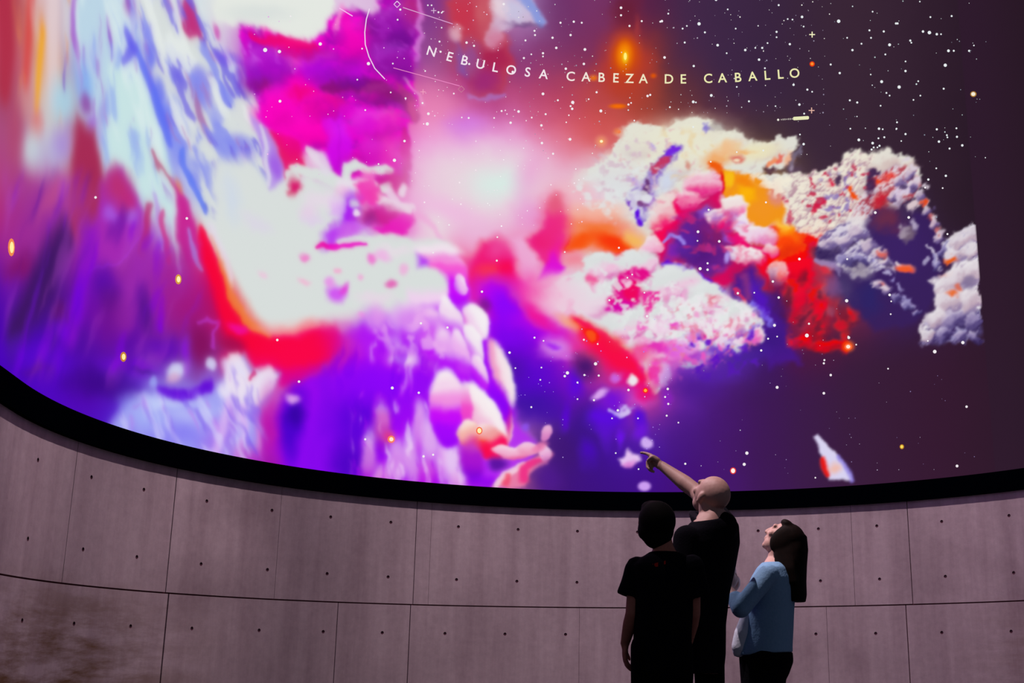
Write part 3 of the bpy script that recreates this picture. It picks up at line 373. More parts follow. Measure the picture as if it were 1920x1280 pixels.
    for x,y,a,b,an,k in [(1257,606,18,11,-10,'e850c4'),(1280,560,16,3,-45,'f0b0d8'),(1342,562,14,9,20,'e46c84'),(1240,615,10,8,0,'f088d8'),(1308,592,6,8,0,'f0a0d0'),(1330,632,14,10,-20,'ec3078'),(1300,640,12,14,0,'e870d8'),(1232,652,30,14,0,'e430b0'),(1270,655,24,16,0,'e060dc'),(1205,640,16,8,0,'f0a0d0'),(1170,640,16,7,0,'f0b0d4'),(1380,612,16,8,20,'e8a0b8'),(1400,600,8,6,0,'d898c0'),(1395,632,16,12,0,'9844b8'),(1360,640,20,10,0,'c070d8'),(1260,690,14,26,0,'e058c8'),(1228,700,14,24,0,'f03c9c'),(1196,668,22,18,0,'f05090'),(1310,670,24,12,0,'a838c8'),(1350,660,22,10,0,'6828c0')]: E(x,y,a,b,an,k,.65,.85,'l')
    T([(1200,600),(1420,590),(1430,640),(1340,690),(1240,730),(1180,650)], 'f060c0', 10, .8, 60, (.1,.45), 71); T([(1280,630),(1440,610),(1420,690),(1300,720)], '6020c8', 10, .85, 50, (.0,.35), 73); T([(1220,520),(1420,580),(1400,650),(1220,640)], 'ece8ec', 10, .8, 46, (-.1,.3), 75)
    E(1247,705,9,18,0,'e8b4ec',.6,.85,'l'); E(1330,700,60,20,-5,'5020a8',.9,.7,'s'); E(1300,730,50,20,0,'48188c',.9,.7,'s'); E(1400,670,40,14,-10,'48209c',.9,.7,'s')
    E(1035,560,46,34,20,'eec4da',.9,.85,'s'); E(1000,545,30,30,0,'f050a8',.9,.6,'s')
    S([(1080,605,12),(1120,640,22),(1160,672,24),(1195,705,16)], 'f83044', .8, .95, 's'); E(1065,605,20,9,30,'f4a884',.9,.8,'s'); E(1105,630,16,12,30,'f85840',.9,.8,'s'); E(1150,640,22,14,30,'f04440',.9,.6,'s'); E(1010,600,30,14,40,'f43890',.9,.8,'s'); E(1180,720,26,18,0,'e8287c',.9,.8,'s'); E(1195,745,22,20,0,'e050c0',.9,.7,'s')
    # ---------------- violet field and wisps
    E(1000,700,50,40,0,'5414cc',.9,.8,'s'); E(1040,655,26,18,10,'d884e8',.8,.9,'s'); E(1035,652,12,6,20,'a040f0',.8,.8,'s'); E(1060,672,20,8,0,'d468dc',.8,.7,'s'); E(960,690,26,26,0,'4c14a8',.9,.8,'s'); E(1078,722,16,26,-10,'5c1cdc',.8,.9,'s'); E(1056,785,9,26,15,'6018e0',.8,.9,'s'); E(1098,690,20,24,-30,'40146c',.9,.9,'s'); E(990,760,50,30,0,'3c14a0',.9,.8,'s'); E(1060,840,50,34,0,'3e1674',.9,.8,'s'); E(1100,800,30,40,0,'3c1488',.9,.8,'s'); E(1140,785,30,24,0,'5420d8',.9,.85,'s'); E(1155,745,26,20,-30,'7028dc',.9,.9,'s'); E(1135,810,10,26,0,'5c24d0',.9,.7,'s'); E(1100,850,16,20,0,'4a14c0',.9,.8,'s')
    E(1126,741,18,7,-35,'dca8f0',.6,.95,'m'); E(1155,706,9,8,0,'c868e8',.7,.9,'m'); E(1186,711,11,9,0,'eee4ec',.4,1,'m'); E(1170,768,16,7,-20,'c8b0f0',.7,.9,'r'); S([(1142,768,3),(1160,778,4),(1176,770,5)], 'd8c8f4', .6, .9, 'm'); E(1195,785,12,22,-10,'5420d8',.8,.9,'s'); E(1162,820,7,14,0,'6c30e8',.8,.9,'s'); E(1130,782,20,12,0,'5c24e0',.9,.8,'s'); E(1196,812,12,14,0,'7030e0',.9,.8,'s'); E(1212,832,11,11,0,'ceaaf0',.4,1,'m'); P([(1161,858),(1172,853),(1178,842),(1186,852),(1198,854),(1200,866),(1186,870),(1168,870)], 'e4c0f0', 4, 1, 'm'); E(1180,868,10,6,0,'d878d0',.8,.8,'m'); E(1208,912,12,9,0,'cc9cf0',.35,1,'n'); E(1210,732,16,14,0,'e8286c',.9,.8,'s'); E(1245,748,10,18,0,'8828c0',.8,.8,'s')
    T([(1110,300),(1200,250),(1270,250),(1230,360),(1130,390)], 'd4b8c8', 12, .7, 56, (.2,.5), 457); T([(1240,240),(1400,270),(1330,330),(1260,340)], 'e8c890', 12, .5, 40, (.2,.6), 459); T([(1050,350),(1200,300),(1240,400),(1150,420)], 'e0e4e4', 12, .8, 40, (.0,.4), 461)
    T([(1400,330),(1560,330),(1600,420),(1500,440),(1470,380)], 'f4ecd8', 8, .8, 70, (.0,.3), 463); T([(1250,560),(1430,600),(1420,650),(1260,680)], 'e87898', 8, .6, 90, (.22,.42), 465); T([(1100,500),(1380,560),(1400,620),(1180,640)], 'e2e6e6', 10, .8, 56, (.05,.35), 467); T([(1130,480),(1300,500),(1300,600),(1160,600)], 'e4a0cc', 8, .5, 60, (.28,.5), 469)
    T([(1470,430),(1560,440),(1560,540),(1480,560),(1440,500)], 'ff4838', 8, .5, 36, (-.1,.7), 471); T([(1470,540),(1610,540),(1600,650),(1480,650)], 'ff3028', 8, .6, 34, (-.05,.6), 473); T([(1470,540),(1610,540),(1600,650),(1480,650)], '5c1838', 8, .7, 34, (.05,.6), 475); T([(1240,400),(1380,400),(1380,510),(1250,500)], '8030b0', 8, .5, 32, (.0,.7), 477); T([(1230,380),(1400,400),(1420,480),(1300,520)], 'f03070', 8, .5, 36, (.15,.6), 479)
    # ridge of lobes running down to the right
    P([(780,470),(835,465),(858,510),(872,560),(905,600),(915,650),(945,690),(958,740),(965,790),(1005,830),(1000,870),(950,900),(880,890),(840,800),(820,700),(790,620)], 'b44cf2', 10, .9, 'm')
    LB(930,700,30,68,-18,168,['f4eeee','f4e0e8','f0a0c8','9a1cf8','8a12f8']); LB(944,790,14,40,-8,185,['f0b8d0','e83c80','8c18f4','8c18f4']); LB(925,760,26,48,-14,95,['a020fa','8a12f4','a81ce0'],.4)
    LB(840,520,34,52,-25,95,['f4eef0','f468d4','cc2cfa','b428fa']); LB(818,470,46,20,10,90,[W,'f0e0ec','f080d8'],.3); LB(861,533,12,19,-15,150,['f6f0f4','ecb8ee','c858f4'])
    LB(888,604,22,36,-24,150,['f6f2f4','f4ecf2','f0d0ec','e060d8']); LB(882,650,20,44,-16,140,['f4f0f2','f2e4f0','d070ee','a424fa']); LB(897,700,15,40,-16,140,['f4e8f0','f0c8ee','c048f4','a424fa'])
    LB(800,545,40,46,-20,85,[W,W,'f0d0ee','c040f6']); LB(845,610,20,58,-14,110,['f4f0f2','f0d8ee','c858f2','b030fa']); LB(808,625,24,48,-10,95,['f0d0ee','d068f0','b434f8'],.3); LB(862,672,16,50,-12,120,['f4e4f2','ecb0ee','c050f4','a826fa']); LB(836,665,17,50,-16,110,['f2d8f0','e4a0ee','b440f6','a020fa'],.25); LB(770,600,24,40,0,95,['ecd0ec','d888ee','b448f6'],.5)
    LB(908,782,27,70,-30,140,['f6f2f2','f6eaee','f2c0dc','e860b0']); LB(838,765,36,74,-4,90,['f6f0f2','f4d8ec','f090e0','c430f8','a41cfa','9418f4']); LB(876,770,10,52,-6,90,['f0d8ec','f05cc8','c828d8'],.3)
    LB(915,828,40,30,32,60,['f6e4e4','f0a0a0','f83058','e82c70']); LB(880,812,20,26,10,70,['f8ece0','f4b0a8','f0506c']); LB(905,838,20,16,30,60,['f85048','fa2848'],.5,.8); LB(884,862,22,40,0,90,['d048b8','a828d0','7c14d8'],.4); E(935,868,18,12,-10,'5a14a0',.6,.95,'m')
    LB(958,846,36,12,10,90,['f6dce8','f0b0d0','e86098']); LB(990,842,20,12,5,90,['f2c8e0','ec90b8']); P([(920,915),(940,890),(965,878),(1000,862),(1022,838),(1032,850),(1025,870),(1000,890),(985,915)], 'e87ca8', 4, 1, 'm'); S([(930,910,6),(950,888,7),(980,872,6)], 'f2d0e0', .5, .95, 'm'); S([(950,905,7),(955,890,5)], 'f05c70', .6, .9, 'm'); S([(985,900,10),(985,880,10),(1010,865,6)], 'f04c84', .6, .9, 'm'); LB(1020,850,10,15,0,80,['eed0ec','e890c8']); LB(1022,812,9,16,10,80,['eab0d8','d87cc0']); E(1012,838,14,8,-30,'ec7cb0',.5,.9,'m'); E(1030,895,20,26,0,'4c1890',.9,.7,'m'); E(984,800,6,8,0,'9060f0',.7,.9,'m')
    T([(770,580),(840,590),(870,700),(820,720),(760,660)], 'f0b8ee', 14, .6, 30, (.1,.5), 451); T([(690,590),(830,590),(820,660),(700,640)], 'e8a0ee', 16, .7, 34, (.05,.5), 453)
    # ---------------- dark rock face and rim on the far right of the picture
    rock = [(1520,470),(1545,440),(1580,420),(1600,400),(1620,380),(1630,340),(1655,325),(1700,340),(1725,345),(1742,375),(1760,400),(1772,440),(1782,470),(1768,500),(1760,540),(1740,580),(1725,600),(1700,600),(1640,610),(1600,560),(1560,520)]
    P([(1560,510),(1600,430),(1640,380),(1690,400),(1740,400),(1772,450),(1768,510),(1740,580),(1720,605),(1640,620),(1600,580)], '38205c', 8, .95, 'm'); E(1680,470,50,50,0,'3c2266',.9,.8,'m')
    P([(1630,322),(1648,318),(1645,360),(1640,400),(1612,400),(1620,360)], '3e204c', 4, .95, 'r'); L([(1596,400),(1620,360),(1640,330),(1690,310),(1728,335),(1732,350),(1712,372),(1690,395),(1676,380),(1640,395),(1620,420)], 'b03c4c', 'e0d4dc', 3, .9, 62, (.1,.45), 81, 'r')
    E(1655,378,16,14,0,'c42830',.6,.95,'r'); E(1668,412,26,22,0,'6c2c48',.8,.9,'l'); E(1640,345,14,8,0,'f03c30',.6,.9,'r'); E(1668,335,14,9,0,'e84038',.7,.8,'r'); E(1630,352,9,16,0,'40204c',.6,.9,'r'); P([(1676,370),(1690,345),(1720,340),(1722,358),(1700,368),(1690,395)], 'd4c4dc', 3, .85, 'r'); E(1700,400,14,20,0,'402a50',.8,.8,'r')
    L([(1480,330),(1550,320),(1600,285),(1640,290),(1620,340),(1600,390),(1600,430),(1560,440),(1500,440),(1480,390)], 'b48c9c', 'ece4d4', 3, .85, 60, (.02,.32), 83, 'r'); T([(1520,320),(1640,300),(1620,400),(1560,420),(1500,400)], 'c02848', 6, .85, 70, (.3,.5), 85); T([(1540,330),(1620,310),(1610,430),(1540,420)], '7a60b0', 6, .7, 64, (.25,.5), 87); S([(1525,398,4),(1540,385,5)], 'd02c44', .5, .9, 'r'); E(1574,337,7,9,0,'402448',.5,.9,'r'); E(1560,345,8,5,0,'d82c40',.5,.9,'r'); S([(1597,355,5),(1605,368,5)], 'f04024', .5, .9, 'r')
    # ridge falling to the lower right
    L([(1540,440),(1580,420),(1610,410),(1632,430),(1640,455),(1660,480),(1680,500),(1640,510),(1600,520),(1560,500),(1530,480)], '6c5c94', 'd8d0e0', 4, .95, 52, (.0,.45), 89, 'l'); E(1610,415,20,12,10,'e4dcdc',.6,.9,'l'); E(1548,478,26,12,10,'2c1850',.7,.9,'l'); S([(1530,486,4),(1560,500,6),(1576,518,4)], '9c84b4', .6, .9, 'l'); E(1580,545,24,30,20,'48386c',.9,.9,'l'); E(1612,505,26,14,10,'988c9c',.8,.85,'l'); E(1560,540,18,14,20,'74508c',.8,.7,'l'); E(1630,560,24,30,0,'2c2468',.9,.8,'l')
    P([(1630,460),(1652,462),(1672,490),(1680,510),(1660,500),(1640,480)], 'c4b4c8', 3, .95, 'r'); E(1656,477,10,7,25,'e4685c',.6,.9,'r'); E(1696,507,17,7,8,'f09880',.5,.95,'m'); E(1698,510,12,4,8,'f02c30',.6,.9,'m'); S([(1680,498,3),(1690,504,3)], 'e8d8dc', .5, .9, 'm'); P([(1640,530),(1655,528),(1670,542),(1668,550),(1645,542)], 'd8c4d4', 3, .95, 'm'); E(1655,536,6,4,0,'e86860',.6,.8,'m')
    for x,y,a,b,an,k in [(1690,540,9,4,40,'a8a0d0'),(1700,560,11,4,40,'a49cd0'),(1712,572,7,5,40,'b0a8d4'),(1675,520,5,4,0,'9c94d0'),(1697,568,9,4,30,'8c84c0'),(1665,510,4,4,0,'c0b8dc'),(1705,440,12,14,10,'7c6878'),(1695,435,8,10,0,'a898a8'),(1715,420,6,10,-20,'c0b4cc'),(1640,490,4,3,0,'a098d0'),(1628,482,6,5,0,'b8b0d8')]: E(x,y,a,b,an,k,.6,.85,'r')
    S([(1712,390,8),(1728,378,8),(1740,385,5)], 'e0ccd0', .5, .95, 'r'); E(1735,385,6,5,0,'e04838',.6,.9,'r'); S([(1745,400,3),(1758,425,4),(1766,450,4)], 'd0a8b0', .6, .9, 'r'); S([(1748,410,4),(1764,438,3)], 'c04c50', .6, .7, 'r'); S([(1740,460,3),(1756,480,4),(1764,505,4)], 'd0c8dc', .5, .9, 'r'); S([(1752,480,3),(1762,500,3)], '8c84b8', .6, .8, 'r'); E(1738,492,4,6,-20,'b8b0d0',.6,.8,'r')
    for x,y,a in [(1722,340,9),(1738,352,6),(1728,362,6),(1715,318,8),(1700,300,8)]: E(x,y,a,a*.8,0,'d8ccd8',.4,.9,'r')
    P([(1600,300),(1604,284),(1612,280),(1612,292)], 'e8e4d4', 2, 1, 'r')
    # cloud cut by the picture's right edge
    L([(1768,458),(1780,448),(1802,440),(1812,428),(1826,418),(1836,430),(1841,455),(1841,470),(1815,490),(1795,500),(1772,478)], '8c84b0', 'dcd6e0', 3, 1, 60, (.0,.4), 91, 'r'); E(1826,436,9,10,0,'58406c',.7,.8,'r'); E(1788,486,12,6,0,'e85830',.6,.95,'r'); E(1792,497,14,4,0,'402048',.7,.8,'r')
    L([(1765,520),(1785,502),(1810,492),(1841,472),(1841,600),(1820,600),(1790,595),(1770,620),(1745,642),(1727,640),(1730,610),(1752,580),(1758,550),(1742,526)], 'b8a8bc', 'e4dee4', 3, 1, 54, (.0,.35), 93, 'l'); P([(1775,600),(1800,590),(1841,585),(1841,640),(1815,620),(1800,645),(1770,640),(1750,645),(1748,620)], '544880', 5, .85, 'l'); L([(1740,600),(1790,590),(1838,590),(1838,630),(1812,646),(1790,640),(1760,640),(1730,648)], '38245c', 'a8a0cc', 3, .9, 60, (.15,.5), 95, 'r'); E(1820,532,12,10,0,'88789c',.7,.8,'l'); E(1785,552,9,5,-10,'e86c48',.6,.95,'l'); E(1798,540,6,5,0,'d86c58',.6,.9,'l'); E(1775,515,12,4,-20,'e8a090',.6,.8,'r'); E(1830,570,10,5,0,'c898b0',.6,.7,'l')
    for x,y,rx,ry,k in [(1555,462,22,10,0),(1585,455,22,12,0),(1612,440,22,14,0),(1632,462,16,12,0),(1590,490,24,10,1),(1618,488,20,10,1),(1650,478,14,10,0),(1664,494,12,8,0),(1645,535,12,7,0),(1664,546,11,7,0),(1686,558,10,6,1),(1703,572,11,7,1),(1718,588,8,6,1),(1690,345,14,10,0),(1712,352,12,9,0),(1726,372,12,9,0),(1744,398,9,9,0),(1756,420,8,10,0),(1766,446,8,11,0),(1768,474,8,12,1),(1760,500,7,12,1),(1676,372,10,9,0),(1705,330,12,9,0)]:
        LB(x,y,rx,ry,20,60,[['e4dade','c8b4c8','6c5890','34204e'],['c4bcd8','8c80b4','4a3c78','2e1e52']][k],.25,.9,'r')
    for x,y,rx,ry,k in [(1800,452,24,15,0),(1826,440,14,18,0),(1826,470,16,16,0),(1795,478,22,14,0),(1800,520,30,20,0),(1828,512,15,26,0),(1772,540,22,18,0),(1780,565,28,20,0),(1820,562,22,26,0),(1758,598,22,18,0),(1796,600,26,18,1),(1828,604,14,18,1),(1742,628,14,14,0),(1772,628,16,14,1),(1806,632,16,12,1),(1832,630,9,12,1)]:
        LB(x,y,rx,ry,0,62,[['e6e0e4','dcd2da','c0a8b8','7c6898'],['c8bcd4','9484b0','54447c','302050']][k],.22,.9,'r')
    E(1788,486,12,6,0,'e85830',.6,.95,'r'); E(1786,552,10,5,-10,'e86c48',.6,.95,'l'); E(1798,540,6,5,0,'d86c58',.6,.9,'l'); E(1820,532,12,9,0,'7c6c94',.7,.8,'l'); E(1696,508,16,6,8,'f05c4c',.5,.95,'m'); E(1656,478,8,5,25,'e4685c',.6,.9,'r'); E(1735,384,6,5,0,'e04838',.6,.9,'r')
    # comet near the bottom edge
    P([(1527,822),(1533,817),(1541,826),(1550,842),(1565,850),(1580,868),(1590,885),(1597,902),(1560,904),(1552,884),(1540,862),(1532,840)], 'd8d2f0', 3, 1, 'm'); S([(1542,866,5),(1548,878,6),(1556,896,4)], 'f03430', .7, .9, 'm'); E(1566,882,9,9,0,'f0b8a8',.8,.85,'m'); S([(1572,860,4),(1588,885,5),(1596,902,4)], '8878e0', .7, .7, 'm')
    # picture ends here: unlit part of the screen to its right
    ue = on_screen(1841, 560)[0]
    m = (1-sstep(ue, ue+.004, c.U))[..., None]; dark = hexc('28182e')*np.ones_like(c.img)
    g = sstep(ue, ue+.25, c.U)[..., None]
    c.img[:] = c.img*m+(hexc('2f1b2d')*(1-g)+hexc('281824')*g)*(1-m)
    mn = c.img.min(-1); st = c.img.max(-1)-mn; k = .75*sstep(.45, .8, st)
    low = mn[..., None]*k[..., None]*(c.img <= mn[..., None]+.02)
    c.img[:] = np.clip(c.img-low, 0, 1)
    def blur(a, k):
        for ax in (0, 1):
            p = np.pad(a, [(k, k) if i == ax else (0, 0) for i in range(3)], mode='edge'); s = np.cumsum(p, axis=ax, dtype=np.float64)
            z = np.zeros_like(np.take(s, [0], axis=ax)); s = np.concatenate([z, s], axis=ax); n = a.shape[ax]
            a = ((np.take(s, np.arange(2*k+1, 2*k+1+n), axis=ax)-np.take(s, np.arange(n), axis=ax))/(2*k+1)).astype(np.float32)
        return a
    soft1 = blur(c.img, 1); soft2 = blur(blur(c.img, 2), 2); soft3 = blur(blur(c.img, 4), 4)
    edge = c.U < ue-.01
    wl = (sstep(.85, 1.6, -c.U)*.5)[..., None]; wm = (sstep(.1, .6, -c.U)*.45)[..., None]
    o = soft1*.75+c.img*.25; o = o*(1-wm)+soft2*wm; o = o*(1-wl)+soft3*wl
    c.img[:] = np.where(edge[..., None], o, c.img)
# ---------------------------------------------------------------- helpers
def tag(o, label=None, cat=None, group=None, kind=None):
    for k, v in (('label', label), ('category', cat), ('group', group), ('kind', kind)):
        if v: o[k] = v
    return o
def link(name, me, parent=None, mats=()):
    o = bpy.data.objects.new(name, me); COL.objects.link(o)
    if parent is not None: o.parent = parent
    for m in mats: me.materials.append(m)
    return o
def mesh(name, verts, faces, smooth=False):
    me = bpy.data.meshes.new(name); me.from_pydata([tuple(map(float, v)) for v in verts], [], faces); me.update()
    if smooth: me.polygons.foreach_set('use_smooth', [True]*len(me.polygons))
    return me
def lin(c):
    c = np.asarray(c, np.float64); return np.where(c <= .04045, c/12.92, ((c+.055)/1.055)**2.4)
def plan(u, off=0.0):
    """point of the wall's plan at arc u; off (in radii) steps out of the wall towards the hall"""
    u = np.asarray(u, float); k = 1-off
    s = np.minimum(u-U0, 0); a = np.maximum(u, U0)
    return (np.sin(a)*k+s*math.cos(U0))*RAD, (np.cos(a)*k-s*math.sin(U0))*RAD
def wp(u, z, off=0.0):
    x, y = plan(u, off); return np.stack([x, y, np.broadcast_to(np.asarray(z, float)*RAD+CAMH, np.shape(x))], -1)
def principled(name, col, rough=.6, spec=.3, metal=0.0):
    m = bpy.data.materials.new(name); m.use_nodes = True; b = m.node_tree.nodes['Principled BSDF']
    b.inputs['Base Color'].default_value = (*lin(hexc(col)), 1); b.inputs['Roughness'].default_value = rough
    b.inputs['Specular IOR Level'].default_value = spec; b.inputs['Metallic'].default_value = metal
    return m
def noisy(name, col, col2, scale=30, rough=.8, spec=.2, bump=0.0, detail=3):
    m = principled(name, col, rough, spec); nt = m.node_tree; b = nt.nodes['Principled BSDF']
    tc = nt.nodes.new('ShaderNodeTexCoord'); n = nt.nodes.new('ShaderNodeTexNoise'); n.inputs['Scale'].default_value = scale; n.inputs['Detail'].default_value = detail
    mx = nt.nodes.new('ShaderNodeMix'); mx.data_type = 'RGBA'
    mx.inputs[6].default_value = (*lin(hexc(col)), 1); mx.inputs[7].default_value = (*lin(hexc(col2)), 1)
    nt.links.new(tc.outputs['Object'], n.inputs['Vector']); nt.links.new(n.outputs['Fac'], mx.inputs[0]); nt.links.new(mx.outputs[2], b.inputs['Base Color'])
    if bump:
        bp = nt.nodes.new('ShaderNodeBump'); bp.inputs['Strength'].default_value = bump; bp.inputs['Distance'].default_value = .01
        nt.links.new(n.outputs['Fac'], bp.inputs['Height']); nt.links.new(bp.outputs['Normal'], b.inputs['Normal'])
    return m
def emitter(name, attr=None, col=None, strength=1.0):
    m = bpy.data.materials.new(name); m.use_nodes = True; nt = m.node_tree; nt.nodes.clear()
    out = nt.nodes.new('ShaderNodeOutputMaterial'); e = nt.nodes.new('ShaderNodeEmission'); e.inputs[1].default_value = strength
    if attr:
        a = nt.nodes.new('ShaderNodeAttribute'); a.attribute_name = attr; nt.links.new(a.outputs['Color'], e.inputs[0])
    else: e.inputs[0].default_value = (*lin(hexc(col)), 1)
    nt.links.new(e.outputs[0], out.inputs[0]); m.cycles.emission_sampling = 'NONE'
    return m

# ---------------------------------------------------------------- setting: floor and curved concrete wall
Z_FLOOR, Z_JOINT, Z_BAND, Z_SCR, Z_TOP = -CAMH/RAD, .1202, .3535, .3985, 1.95
U_L, U_R = -2.55, 1.5
M_FLOOR = noisy('floor_concrete', '3c383c', '4a464a', 4, .55, .3)
M_JOINT = noisy('joint_red_brown', '6a3440', '4a2830', 8, .9, .1)  # dark red-brown of the joints between the panels
M_HOLE = principled('tie_hole_dark', '5a3e48', .9, .1)

def concrete_mat():
    m = bpy.data.materials.new('board_formed_concrete'); m.use_nodes = True; nt = m.node_tree; N = nt.nodes; Lk = nt.links.new
    b = N['Principled BSDF']; b.inputs['Roughness'].default_value = .82; b.inputs['Specular IOR Level'].default_value = .2
    at = N.new('ShaderNodeAttribute'); at.attribute_name = 'wallco'                       # x = metres along the wall, y = height
    def noise(sx, sy, sc, det, ro=.55):
        mp = N.new('ShaderNodeMapping'); mp.inputs['Scale'].default_value = (sx, sy, 1); Lk(at.outputs['Vector'], mp.inputs['Vector'])
        n = N.new('ShaderNodeTexNoise'); n.inputs['Scale'].default_value = sc; n.inputs['Detail'].default_value = det; n.inputs['Roughness'].default_value = ro
        Lk(mp.outputs[0], n.inputs['Vector']); return n.outputs['Fac']
    def ramp(f, a, bb, ca, cb):
        r = N.new('ShaderNodeValToRGB'); r.color_ramp.elements[0].position = a; r.color_ramp.elements[1].position = bb
        r.color_ramp.elements[0].color = (*ca, 1); r.color_ramp.elements[1].color = (*cb, 1); Lk(f, r.inputs[0]); return r.outputs[0]
    def mul(a, bb, f=1.0):
        x = N.new('ShaderNodeMix'); x.data_type = 'RGBA'; x.blend_type = 'MULTIPLY'; x.inputs[0].default_value = f; Lk(a, x.inputs[6]); Lk(bb, x.inputs[7]); return x.outputs[2]
    base = ramp(noise(1, 1, .7, 6), .3, .7, (.50, .455, .45), (.60, .55, .54))
    streak = ramp(noise(2.2, .16, 1.6, 5, .6), .32, .62, (.78, .74, .76), (1, 1, 1))
    fine = ramp(noise(1, 1, 9, 5, .7), .3, .7, (.86, .85, .86), (1.03, 1.03, 1.03))
    blot = ramp(noise(1, 1.1, .33, 3), .34, .44, (.80, .78, .79), (1, 1, 1))
    col = mul(mul(mul(base, streak), fine), blot)
    shade_mix = N.new('ShaderNodeMix'); shade_mix.data_type = 'RGBA'; shade_mix.inputs[7].default_value = (.17, .105, .05, 1); Lk(col, shade_mix.inputs[6])   # painted shade: dark patches low on the wall, for its dim lower left
    sp = N.new('ShaderNodeSeparateXYZ'); Lk(at.outputs['Vector'], sp.inputs[0])
    def mr(v, a, bb, c, d):
        r = N.new('ShaderNodeMapRange'); r.inputs[1].default_value = a; r.inputs[2].default_value = bb; r.inputs[3].default_value = c; r.inputs[4].default_value = d; Lk(v, r.inputs[0]); return r.outputs[0]
    def mth(op, a, bb):
        x = N.new('ShaderNodeMath'); x.operation = op
        for i, v in enumerate((a, bb)):
            if isinstance(v, (int, float)): x.inputs[i].default_value = v
            else: Lk(v, x.inputs[i])
        return x.outputs[0]
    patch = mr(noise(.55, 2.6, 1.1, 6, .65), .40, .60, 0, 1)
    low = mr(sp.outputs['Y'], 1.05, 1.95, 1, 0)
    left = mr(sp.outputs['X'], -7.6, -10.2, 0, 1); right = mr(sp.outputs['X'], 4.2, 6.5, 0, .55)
    Lk(mth('MULTIPLY', mth('MULTIPLY', patch, low), mth('MAXIMUM', left, right)), shade_mix.inputs[0])
    Lk(shade_mix.outputs[2], b.inputs['Base Color'])
    bp = N.new('ShaderNodeBump'); bp.inputs['Strength'].default_value = .25; bp.inputs['Distance'].default_value = .01
    Lk(noise(1, 1, 6, 6, .7), bp.inputs['Height']); Lk(bp.outputs[0], b.inputs['Normal'])
    return m
M_CONC = concrete_mat()

fv = [(-16, -20, 0), (16, -20, 0), (16, 9, 0), (-16, 9, 0), (-16, -20, -.15), (16, -20, -.15), (16, 9, -.15), (-16, 9, -.15)]
floor = link('floor', mesh('floor', fv, [(0, 1, 2, 3), (7, 6, 5, 4), (0, 4, 5, 1), (1, 5, 6, 2), (2, 6, 7, 3), (3, 7, 4, 0)]), None, [M_FLOOR])
tag(floor, 'dark polished concrete floor of the hall', 'floor', None, 'structure')

cz = 15.6
cvx = [(x, y, z) for z in (cz, cz+.2) for x, y in ((-16, -20), (16, -20), (16, 9), (-16, 9))]
ceiling = link('ceiling', mesh('ceiling', cvx, [(3, 2, 1, 0), (4, 5, 6, 7), (0, 1, 5, 4), (1, 2, 6, 5), (2, 3, 7, 6), (3, 0, 4, 7)]), None, [noisy('ceiling_black', '101012', '161618', 3, .9, .1)])
tag(ceiling, 'black ceiling high above the hall', 'ceiling', None, 'structure')
M_LAMP = principled('lamp_black', '141416', .5, .4); 
def fill_spot(u, power, col, at=None, drop=.35, size=46, label='added fill spotlight brightening the concrete wall', target=None):
    """fill spotlight added out of view to brighten the wall or the visitors"""
    r = bpy.data.objects.new('fill_spotlight', None); COL.objects.link(r); p = Vector((math.sin(u)*RAD*.12, math.cos(u)*RAD*.12, cz)) if at is None else Vector((*at, cz)); r.location = p
    tag(r, label, 'spotlight', 'added fill spotlights over the hall')
    hz_ = -drop-.10; aim = (Vector(target) if target else Vector((math.sin(u)*RAD, math.cos(u)*RAD, 1.0)))-Vector((p.x, p.y, cz+hz_)); q = aim.to_track_quat('-Z', 'Y')
    def lathe(name, prof, mtx):
        n = 16; V = []; Fc = []
        for rr, z in prof:
            for k in range(n): V.append(mtx @ Vector((rr*math.cos(2*math.pi*k/n), rr*math.sin(2*math.pi*k/n), z)))
        for a in range(len(prof)-1):
            for k in range(n): j = (k+1) % n; Fc.append((a*n+k, a*n+j, (a+1)*n+j, (a+1)*n+k))
        Fc.append(tuple(range(n))); return link(name, mesh(name, V, Fc), r, [M_LAMP])
    lathe('stem', [(.02, 0), (.02, -drop)], Matrix.Identity(4)); lathe('mount', [(.09, 0), (.09, -.03)], Matrix.Identity(4))
    lathe('lamp_head', [(.05, .16), (.10, .14), (.11, -.16), (.10, -.16), (.09, .0)], Matrix.Translation((0, 0, hz_)) @ q.to_matrix().to_4x4())
    l = bpy.data.lights.new('beam', 'SPOT'); l.energy = power; l.color = col; l.spot_size = math.radians(size); l.spot_blend = 1.0; l.shadow_soft_size = .08
    o = bpy.data.objects.new('beam', l); COL.objects.link(o); o.parent = r; o.matrix_local = Matrix.Translation(Vector((0, 0, hz_))+aim.normalized()*.2) @ q.to_matrix().to_4x4()
for u_, p_, z_, s_, w_ in ((-1.95, 3000, 4.3, 30, 'straight left wing of the wall'), (-1.40, 3500, 4.0, 31, 'left end of the curve'), (-.80, 2700, 2.5, 44, 'left of the middle panels'), (-.2, 3400, 2.3, 44, 'middle panels behind the visitors'), (.35, 3000, 2.2, 44, 'right of the middle panels'), (.9, 2600, 2.0, 44, 'right end of the curve')):
    fill_spot(u_, p_, (1.0, .69, .80), size=s_, label='added out-of-view fill spotlight aimed at the '+w_, target=(math.sin(u_)*RAD, math.cos(u_)*RAD, z_))  # added lamps, lifting the wall above what the screen gives it
fill_spot(0, 4800, (1.0, .78, .82), (-3.0, -7.9), 3.2, 16, 'added long-stemmed fill spotlight hanging over the left of the hall, aimed at the visitors', (1.05, -6.5, 1.55))  # added lamp standing in for screen light from the left
fill_spot(0, 1500, (1.0, .86, .96), (-4.6, -3.6), 7.0, 20, 'added long-stemmed fill spotlight hanging near the middle of the hall, aimed back at the visitors', (1.2, -6.4, 1.45))  # second added lamp, for light on the visitors' fronts

